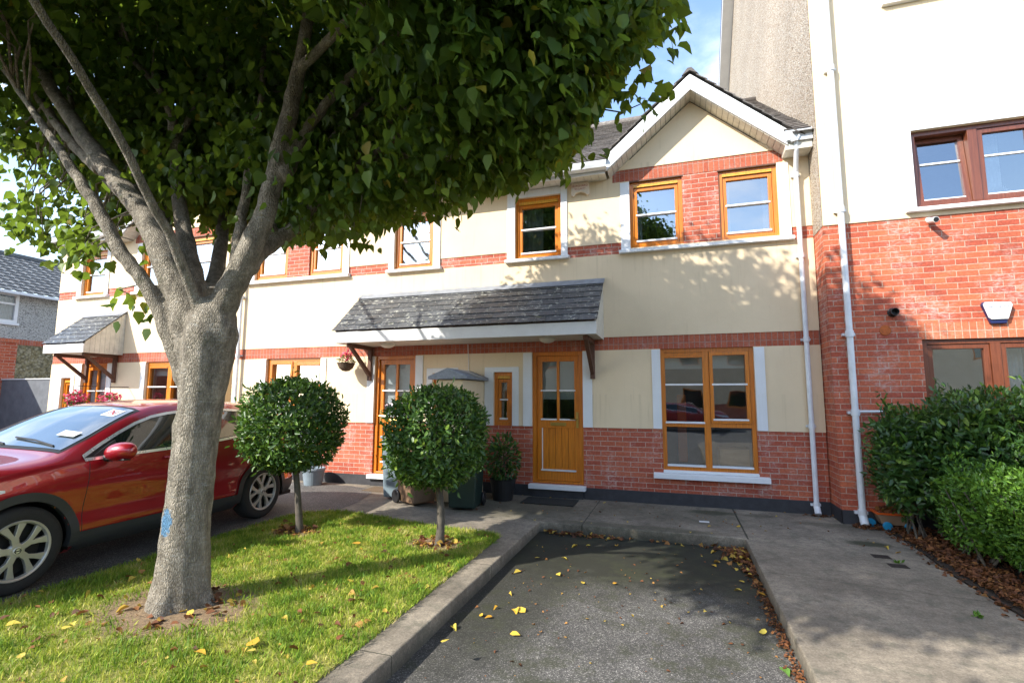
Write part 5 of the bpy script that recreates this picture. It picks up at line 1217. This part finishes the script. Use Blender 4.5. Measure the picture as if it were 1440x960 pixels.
# ------------------------------------------------------------------ the red car
def car_paint(name, c):
    m, t = material(name); G = OBJ(t)
    t.set(t.p.inputs['Base Color'], t.mix(1, (*c, 1), t.ramp(t.noise(G, 900, 2), [(.3, .8), (.7, 1.25)]), 'MULTIPLY'))
    t.p.inputs['Metallic'].default_value = .35; t.p.inputs['Roughness'].default_value = .32
    t.p.inputs['Coat Weight'].default_value = 1; t.p.inputs['Coat Roughness'].default_value = .02; t.p.inputs['Coat IOR'].default_value = 1.6
    return m
M['paint'] = car_paint('dark_red_car_paint', (.33, .006, .014))
M['carglass'] = plain('tinted_car_glass', (.012, .018, .018), .03, spec=.9, var=.1); M['carglass'].node_tree.nodes['Principled BSDF'].inputs['Coat Weight'].default_value = .6
M['screen'] = plain('windscreen_glass', (.03, .045, .055), .02, spec=1.0, var=.1); M['screen'].node_tree.nodes['Principled BSDF'].inputs['Coat Weight'].default_value = 1; M['screen'].node_tree.nodes['Principled BSDF'].inputs['Coat IOR'].default_value = 2.2
M['clad'] = plain('grey_black_cladding', (.035, .037, .04), .55, var=.1); M['tyre'] = plain('tyre_rubber', (.018, .018, .018), .8, var=.3, nscale=30, bump=.3)
M['chrome'] = plain('satin_chrome', (.80, .78, .72), .28, metal=.6); M['rim'] = plain('silver_wheel_cover', (.50, .49, .46), .35, metal=.55, var=.12)
M['seal'] = plain('black_rubber_seal', (.006, .006, .006), .6); M['lampglass'] = plain('clear_lamp', (.55, .58, .6), .08, spec=.8); M['tail'] = plain('red_lamp', (.35, .01, .01), .1, spec=.8)
K = dict(
 zr=[(0, .60), (.08, .78), (.25, .90), (.6, .99), (1.0, 1.02), (1.22, 1.06), (1.45, 1.165), (1.8, 1.34), (2.05, 1.44), (2.3, 1.49), (2.7, 1.515), (3.1, 1.51), (3.5, 1.48), (3.85, 1.43), (4.03, 1.37), (4.12, 1.27), (4.25, 1.08), (4.33, .95), (4.38, .72)],
 zb=[(0, .50), (.08, .68), (.25, .80), (.6, .89), (1.0, .945), (1.4, .975), (2.2, 1.0), (2.8, 1.03), (3.2, 1.07), (3.55, 1.14), (3.85, 1.19), (4.05, 1.18), (4.2, 1.02), (4.33, .88), (4.38, .66)],
 hw=[(0, .60), (.08, .72), (.25, .81), (.5, .865), (.9, .895), (1.5, .893), (2.2, .895), (3.0, .90), (3.6, .90), (3.95, .87), (4.2, .80), (4.33, .73), (4.38, .66)],
 hb=[(0, .52), (.08, .66), (.25, .76), (.5, .82), (.9, .85), (1.5, .855), (2.2, .86), (3.0, .86), (3.6, .845), (3.95, .80), (4.2, .74), (4.33, .68), (4.38, .60)],
 hr=[(0, .48), (.08, .60), (.25, .68), (.6, .735), (1.0, .755), (1.22, .755), (1.45, .72), (1.8, .665), (2.05, .63), (2.3, .615), (3.0, .61), (3.5, .60), (3.85, .575), (4.03, .57), (4.12, .60), (4.25, .62), (4.38, .52)])
def kf(n, y):
    a = K[n]; 
    if y <= a[0][0]: return a[0][1]
    for i in range(len(a)-1):
        if y <= a[i+1][0]:
            x0, v0 = a[i]; x1, v1 = a[i+1]; t_ = (y-x0)/(x1-x0)
            m0 = (v1-a[i-1][1])/(x1-a[i-1][0]) if i > 0 else (v1-v0)/(x1-x0)
            m1 = (a[i+2][1]-v0)/(a[i+2][0]-x0) if i+2 < len(a) else (v1-v0)/(x1-x0)
            h = x1-x0; return (2*t_**3-3*t_*t_+1)*v0+(t_**3-2*t_*t_+t_)*h*m0+(-2*t_**3+3*t_*t_)*v1+(t_**3-t_*t_)*h*m1
    return a[-1][1]
_sec = {}
def section(y):
    k_ = round(y, 4)
    if k_ in _sec: return _sec[k_]
    zr, zb, hw, hb, hr = (kf(n_, y) for n_ in ('zr', 'zb', 'hw', 'hb', 'hr'))
    gap = max(zr-zb, .05); e = min(.09, gap*.4)
    P = [(hw-.12, .20), (hw-.035, .27), (hw-.012, .40), (hw-.03, .56), (hw, .74 if zb > .85 else zb*.85), (hw-.006, max(zb-.12, zb*.86)), (hb, zb), (hr+.025, zr-e), (hr-.05, zr-e*.28), (hr*.62, zr+.0), (0, zr+.012)]
    for _ in range(2):
        Q = [P[0]]
        for i in range(len(P)-1):
            a, b = P[i], P[i+1]; Q.append((a[0]*.8+b[0]*.2, a[1]*.8+b[1]*.2)); Q.append((a[0]*.2+b[0]*.8, a[1]*.2+b[1]*.8))
        Q.append(P[-1]); P = Q
    _sec[k_] = P; return P
def fside(y, z):
    P = section(y)
    for i in range(len(P)-1):
        if P[i][1] <= z <= P[i+1][1]+1e-9 and P[i+1][1] > P[i][1]: t_ = (z-P[i][1])/(P[i+1][1]-P[i][1]); return P[i][0]*(1-t_)+P[i+1][0]*t_
    return P[0][0] if z < P[0][1] else P[-1][0]
def ftop(y, x):
    P = section(y)
    for i in range(len(P)-1, 0, -1):
        if P[i][0] <= x <= P[i-1][0]: t_ = (x-P[i][0])/(P[i-1][0]-P[i][0]+1e-9); return P[i][1]*(1-t_)+P[i-1][1]*t_
    return P[-1][1]
WH = (.93, 3.576); WR = .335; WZ = .335
def make_car(paint, name='parked_car'):
    C_ = bpy.data.objects.new(name, None); col.objects.link(C_); C_.empty_display_size = .2
    def B(mb, nm, mat, par=C_, **k): return mb.build(nm, mat, par, local=True, **k)
    ys = [0, .02, .05]+[.08+.03*i for i in range(int(4.28/.03))]+[4.36, 4.375, 4.38]
    mb = MB(); nS = len(section(1.0))
    for s in (-1, 1):
        for i in range(len(ys)-1):
            A, D = section(ys[i]), section(ys[i+1]); n_ = min(len(A), len(D))
            for k in range(n_-1):
                cy = (ys[i]+ys[i+1])/2; cz = (A[k][1]+A[k+1][1]+D[k][1]+D[k+1][1])/4; cx = (A[k][0]+D[k][0])/2
                if cx > .5 and cz < .9 and any((cy-w_)**2+(cz-WZ)**2 < .385**2 for w_ in WH): continue
                mb.face([(s*A[k][0], ys[i], A[k][1]), (s*A[k+1][0], ys[i], A[k+1][1]), (s*D[k+1][0], ys[i+1], D[k+1][1]), (s*D[k][0], ys[i+1], D[k][1])])
    for y in (0, 4.38):
        P = section(y); mb.face([(x, y, z) for x, z in P]+[(-x, y, z) for x, z in P[::-1][1:]])
    body = B(mb, 'body', paint, smooth=True)
    fl = MB(); fl.box((-.74, .1, .19), (.74, 4.28, .24)); fl.box((-.5, .3, .24), (.5, 4.1, .8)); B(fl, 'underbody_light_block', M['seal'])  # plain black boxes added beneath the body to block light
    # arch liners
    for w_ in WH:
        for s in (-1, 1):
            a = MB(); n = 20
            for k in range(n):
                t0 = math.pi*(-.08+1.16*k/n); t1 = math.pi*(-.08+1.16*(k+1)/n); r_ = .39
                p = [(s*x, w_+r_*math.cos(t_), WZ+r_*math.sin(t_)) for x in (.50, .86) for t_ in (t0, t1)]
                a.face([p[0], p[1], p[3], p[2]])
            B(a, 'wheel_arch_liner', M['seal'])
    def patch(cols, mat, nm, par, off=.006, rows=4, sides=(-1, 1), merge_sides=False):
        """cols: list of (y, zlow, zhigh) draped over the flank"""
        out = []
        for s in sides:
            m_ = MB()
            for i in range(len(cols)-1):
                (ya, la, ha), (yb_, lb, hb_) = cols[i], cols[i+1]
                for r_ in range(rows):
                    q = []
                    for (y, l, h, t_) in ((ya, la, ha, r_/rows), (yb_, lb, hb_, r_/rows), (yb_, lb, hb_, (r_+1)/rows), (ya, la, ha, (r_+1)/rows)):
                        z = l+(h-l)*t_; q.append((s*(fside(y, z)+off), y, z))
                    m_.face(q)
            out.append(B(m_, nm, mat, par, smooth=True))
        return out
    # cladding: arch lips and sills
    for w_ in WH:
        for s in (-1, 1):
            a = MB(); n = 36
            for k in range(n):
                q = []
                for (t_, r_) in ((k, .375), (k+1, .375), (k+1, .445), (k, .445)):
                    an = math.pi*(-.06+1.12*t_/n); y = w_+r_*math.cos(an); z = max(.2, WZ+r_*math.sin(an)); q.append((s*(fside(y, z)+.014), y, z))
                a.face(q); q2 = [q[0], q[1], (s*(abs(q[1][0])-.06), q[1][1], q[1][2]), (s*(abs(q[0][0])-.06), q[0][1], q[0][2])]; a.face(q2)
            B(a, 'arch_cladding', M['clad'], smooth=False)
    lin = lambda a, b, n: [a+(b-a)*i/n for i in range(n+1)]
    patch([(y, .20, .375) for y in lin(WH[0]+.42, WH[1]-.42, 16)], M['clad'], 'sill_cladding', C_, .012)
    patch([(y, .20, .36) for y in lin(.02, WH[0]-.42, 8)], M['clad'], 'bumper_cladding', C_, .010); patch([(y, .20, .42) for y in lin(WH[1]+.43, 4.37, 8)], M['clad'], 'bumper_cladding', C_, .010)
    # side windows
    zu = lambda y: kf('zr', y)-.115-.01
    zl = lambda y: kf('zb', y)+.022
    def win(y0, y1, nm='side_window'):
        c = []
        for y in lin(y0, y1, 14):
            a, b = zl(y), zu(y)
            if b < a+.004: b = a+.004
            c.append((y, a, b))
        return c
    y0 = next(y for y in lin(1.2, 2.2, 200) if zu(y) > zl(y)+.01)
    full = win(y0, 3.98)
    for i in range(len(full)-3, len(full)): # taper to the rear
        y, a, b = full[i]; k = (i-(len(full)-4))/3; full[i] = (y, a+(b-a)*k*.55, b-(b-a)*k*.40)
    patch(full, M['seal'], 'window_seal', C_, .005)
    ctop = [(y, b-.004, b+.022) for y, a, b in full]; cbot = [(y, a-.020, a+.006) for y, a, b in full]
    patch(ctop, M['chrome'], 'chrome_trim', C_, .014, 1); patch(cbot, M['chrome'], 'chrome_trim', C_, .014, 1)
    def clipcols(a0, a1):
        c = []
        for y in lin(a0, a1, 12):
            for i in range(len(full)-1):
                if full[i][0] <= y <= full[i+1][0]+1e-9:
                    t_ = (y-full[i][0])/(full[i+1][0]-full[i][0]); l = full[i][1]*(1-t_)+full[i+1][1]*t_; h = full[i][2]*(1-t_)+full[i+1][2]*t_; break
            c.append((y, l+.012, max(h-.012, l+.014)))
        return c
    patch(clipcols(y0+.30, 2.42), M['carglass'], 'side_window', C_, .009); patch(clipcols(2.52, 3.30), M['carglass'], 'side_window', C_, .009); patch(clipcols(3.36, 3.90), M['carglass'], 'side_window', C_, .009)
    # windscreen, rear screen
    def topsheet(ya, yb_, inset, mat, nm, off=.006, n=14):
        m_ = MB(); ys_ = lin(ya, yb_, n)
        for i in range(n):
            for k in range(-8, 8):
                q = []
                for (y, kk) in ((ys_[i], k), (ys_[i], k+1), (ys_[i+1], k+1), (ys_[i+1], k)):
                    x = kk/8*(kf('hr', y)-inset); z = ftop(y, abs(x)); q.append((x, y, z+off))
                m_.face(q)
        return B(m_, nm, mat, smooth=True)
    ws = topsheet(1.25, 2.06, .035, M['seal'], 'windscreen_seal', .004); topsheet(1.29, 2.02, .065, M['screen'], 'windscreen', .008)
    topsheet(4.05, 4.22, .04, M['carglass'], 'rear_screen', .008, 6); 
    bl = MB(); 
    for (a0, a1, yy) in ((.55, -.05, 1.36), (-.05, -.55, 1.34)):
        bl.tube([(a0, yy-.04, ftop(yy-.04, abs(a0))+.015), ((a0+a1)/2, yy, ftop(yy, abs((a0+a1)/2))+.025), (a1, yy+.03, ftop(yy+.03, abs(a1))+.022)], .009, 6)
    B(bl, 'wiper', M['black'])
    # stickers on the windscreen
    def sticker(xc, yc, w_, h_, mat, nm, off=.011, text=None, tmat=None):
        m_ = MB(); q = []
        for (dx, dy) in ((-1, -1), (1, -1), (1, 1), (-1, 1)):
            x = xc+dx*w_/2; y = yc+dy*h_/2; q.append(Vector((x, y, ftop(y, abs(x))+off)))
        m_.face(q); o = B(m_, nm, mat, fix=False)
        if text:
            X = (q[1]-q[0]).normalized(); Yv = (q[3]-q[0]).normalized(); Z = X.cross(Yv); c_ = sum(q, Vector())/4+Z*.002
            tm = text_mesh('lettering', text, h_*1.05, tmat, C_, (0, 0, 0), (0, 0, 0)); tm.parent = C_; tm.matrix_basis = Matrix(((X.x, Yv.x, Z.x, c_.x), (X.y, Yv.y, Z.y, c_.y), (X.z, Yv.z, Z.z, c_.z), (0, 0, 0, 1)))
    sticker(.44, 1.90, .17, .13, M['white'], 'novice_plate', text='N', tmat=red)
    sticker(.46, 1.50, .22, .08, M['blind'], 'windscreen_notice', .022)
    # door gaps, handles, mirror
    gl = MB()
    for s in (-1, 1):
        for line in ([(1.40, .30), (1.39, .5), (1.40, .75), (1.43, zl(1.43)-.01)], [(2.46, .34), (2.46, .7), (2.47, zl(2.47)-.01)], [(3.18, .62), (3.40, .78), (3.45, 1.0), (3.42, zl(3.42)-.01)], [(2.46, .345), (3.10, .36), (3.18, .62)]):
            P = []
            for (a, b) in zip(line[:-1], line[1:]): P += [(a[0]+(b[0]-a[0])*t_/6, a[1]+(b[1]-a[1])*t_/6) for t_ in range(6)]
            P.append(line[-1]); gl.tube([(s*(fside(y, z)-.0015), y, z) for y, z in P], .004, 5)
    B(gl, 'panel_gap', M['seal'])
    hd = MB()
    for s in (-1, 1):
        for y in (2.22, 3.16): z = .93; hd.tube([(s*(fside(y-.09, z)+.004), y-.09, z), (s*(fside(y-.06, z)+.035), y-.06, z), (s*(fside(y+.06, z)+.035), y+.06, z+.004), (s*(fside(y+.09, z)+.004), y+.09, z+.004)], .013, 8)
    B(hd, 'door_handle', paint, smooth=True)
    cr = MB()
    for s in (-1, 1):
        for k in range(24):  # shoulder crease catching light
            ya = 1.0+k*.12; zc = .83+.02*math.sin(k/24*3)
    for s in (-1, 1):
        m_ = MB(); c_ = Vector((s*1.00, 1.60, 1.045)); n1, n2 = 12, 20
        for i in range(n1+1):
            for k in range(n2):
                th = math.pi*i/n1; ph = 2*math.pi*k/n2; x = math.cos(th); r_ = math.sin(th)**.7
                m_.v.append((c_.x+s*x*.14, c_.y+r_*math.cos(ph)*.10*(1.0 if math.cos(ph) < 0 else .42)+x*.02, c_.z+r_*math.sin(ph)*.088+.01*x))
        for i in range(n1):
            for k in range(n2): k2 = (k+1) % n2; m_.f.append((i*n2+k, i*n2+k2, (i+1)*n2+k2, (i+1)*n2+k)); m_.uv.append([(0, 0)]*4); m_.m.append(0)
        mo = B(m_, 'wing_mirror', paint, smooth=True)
        m_ = MB(); m_.tube([(s*.82, 1.56, .985), (s*.90, 1.585, .985), (s*.97, 1.60, .99)], [.035, .03, .028], 10); m_.box((s*.90, 1.55, .968), (s*1.09, 1.62, .985)); m2 = B(m_, 'mirror_foot', M['black'], bevel=.006)
        m_ = MB(); m_.prism([(s*(fside(1.40, .985)-.02), 1.42, .985), (s*(fside(1.7, 1.0)-.01), 1.72, 1.0), (s*(fside(1.72, 1.15)-.0), 1.70, 1.14)], (s*.022, 0, 0)); B(m_, 'mirror_sail', M['black'])
        m_ = MB(); c2 = (s*1.0, 1.641, 1.045); m_.lathe([(0, 0), (.07, 0), (.07, .004), (0, .004)], c2, 16, 'Y'); B(m_, 'mirror_glass', M['carglass'])
    # lamps, grille, plate
    patch([(y, .70+.15*(y-.10), .70+.15*(y-.10)+.11*(1-((y-.1)/.75)**2)+.005) for y in lin(.10, .80, 10)], M['lampglass'], 'headlight', C_, .008)
    patch([(y, .90, .90+.15*(1-((4.36-y)/.6)**2)+.004) for y in lin(3.80, 4.36, 10)], M['tail'], 'tail_light', C_, .008)
    g = MB(); g.box((-.42, -.012, .30), (.42, .02, .58)); B(g, 'grille', M['black'], bevel=.01); g = MB(); g.prism([(-.2, -.02, .58), (-.12, -.02, .44), (.12, -.02, .44), (.2, -.02, .58), (.17, -.02, .58), (.10, -.02, .465), (-.10, -.02, .465), (-.17, -.02, .58)], (0, .012, 0)); B(g, 'grille_trim', M['chrome'])
    g = MB(); g.box((-.26, -.026, .34), (.26, -.014, .45)); B(g, 'number_plate', M['white']); g = MB(); g.box((-.26, 4.38, .70), (.26, 4.392, .81)); B(g, 'number_plate', M['white'])
    # wheels
    for wy in WH:
        for s in (-1, 1):
            W_ = bpy.data.objects.new('wheel', None); col.objects.link(W_); W_.parent = C_; W_.location = (s*.775, wy, WZ); W_.empty_display_size = .1
            m_ = MB(); pr = [(.225, -.10), (.242, -.108), (.30, -.108), (.325, -.095), (.335, -.07), (.335, .07), (.325, .095), (.30, .108), (.242, .108), (.225, .10)]
            m_.lathe(pr, (0, 0, 0), 56, 'X'); m_.build('tyre', M['tyre'], W_, smooth=True, local=True)
            m_ = MB(); m_.lathe([(0, s*.02), (.20, s*.02), (.218, s*.10), (.222, s*.10), (.222, s*.02)], (0, 0, 0), 40, 'X'); m_.build('rim_well', M['seal'], W_, smooth=False, local=True)
            m_ = MB(); m_.lathe([(.206, s*.085), (.214, s*.108), (.230, s*.112), (.236, s*.10)], (0, 0, 0), 56, 'X')
            xo = s*.098
            def P2(r_, a): return (xo-s*.018*(1-(r_/.2))*0+s*.0, r_*math.cos(a), r_*math.sin(a))
            for q in range(5):
                a0 = math.pi/2+q*2*math.pi/5+.2
                for sd in (-1, 1):
                    pts = [(.045, a0-.30*sd*0), (.045, a0+sd*.55), (.10, a0+sd*.26), (.150, a0+sd*.35), (.212, a0+sd*.44), (.212, a0+sd*.17), (.155, a0+sd*.10), (.118, a0)]
                    poly = [P2(*p_) for p_ in pts]; m_.prism(poly, (-s*.030, 0, 0))
            m_.lathe([(0, s*.100), (.05, s*.099), (.062, s*.085), (.062, s*.07)], (0, 0, 0), 24, 'X')
            m_.build('wheel_cover', M['rim'], W_, local=True, bevel=.003)
            m_ = MB(); m_.lathe([(0, s*.108), (.026, s*.108), (.030, s*.101)], (0, 0, 0), 24, 'X'); cap = m_.build('hub_cap', M['chrome'], W_, smooth=False, local=True)
            m_ = MB(); m_.lathe([(.017, s*.108), (.017, s*.111), (.022, s*.111), (.022, s*.108)], (0, 0, 0), 24, 'X'); m_.box((s*.108, -.024, -.004), (s*.1112, .024, .004)); m_.build('emblem', M['clad'], W_, local=True)
            m_ = MB(); m_.tube([(0, 0, 0), (-s*.2, 0, 0)], .05, 8); m_.build('axle', M['seal'], W_, local=True)
    return C_
car = make_car(M['paint'])
th = R(3.1); car.rotation_euler.z = th
hub = Vector((-5.0, -5.24)); lx, ly = .875, .93
car.location = (hub.x-(lx*math.cos(th)-ly*math.sin(th)), hub.y-(lx*math.sin(th)+ly*math.cos(th)), .004)
setp(car, 'dark red hatchback parked in the bay left of the lawn, behind the tree trunk', 'car')

# ------------------------------------------------------------------ the other side of the street (seen in the window reflections)
def copy_tree(o, parent=None):
    c = o.copy(); col.objects.link(c); c.parent = parent
    for ch in list(o.children): copy_tree(ch, c)
    return c
OH = empty('terraced_house', (0, -27, 0), 'cream house row across the street', 'house')
G_ = lambda u, z, d: (u, -26+d, z)
wins = [(x+a, x+a+1.2, z, z+1.2) for x in range(-24, 25, 6) for a in (.4, 3.2) for z in (.9, 3.6)]
mb = MB(); cut_slab(mb, G_, -24, 30, 1.1, 5.4, -.3, 0, [(a, b, max(c, 1.1), d) for a, b, c, d in wins]); mb.build('rendered_wall', M['cream'], OH)
mb = MB(); cut_slab(mb, G_, -24, 30, 0, 1.1, -.3, 0, [(a, b, c, 1.1) for a, b, c, d in wins if c < 1.1]); mb.build('brick_base', M['brick'], OH)
for (a, b, c, d) in wins:
    mb = MB(); frame_ring(mb, G_, a, b, c, d, .08, -.12, -.02); o = mb.build('window', M['pine'], OH); pane(G_, a+.08, b-.08, c+.08, d-.08, o, M['carglass'], -.07)
mb = MB(); mb.prism([(-24.3, -25.6, 5.35), (-24.3, -34.4, 5.35), (-24.3, -30, 8.3)], (54.6, 0, 0)); mb.build('roof', M['tile'], OH)
for i, (x, y, rz) in enumerate(((2.6, -19.5, 92), (-3.4, -19.8, 88))):
    c = copy_tree(car); c.location = (x, y, -.12); c.rotation_euler.z = R(rz); setp(c, ('red hatchback parked across the street, opposite the big window', 'red hatchback parked across the street, opposite the lawn')[i], 'car', 'cars parked across the street')
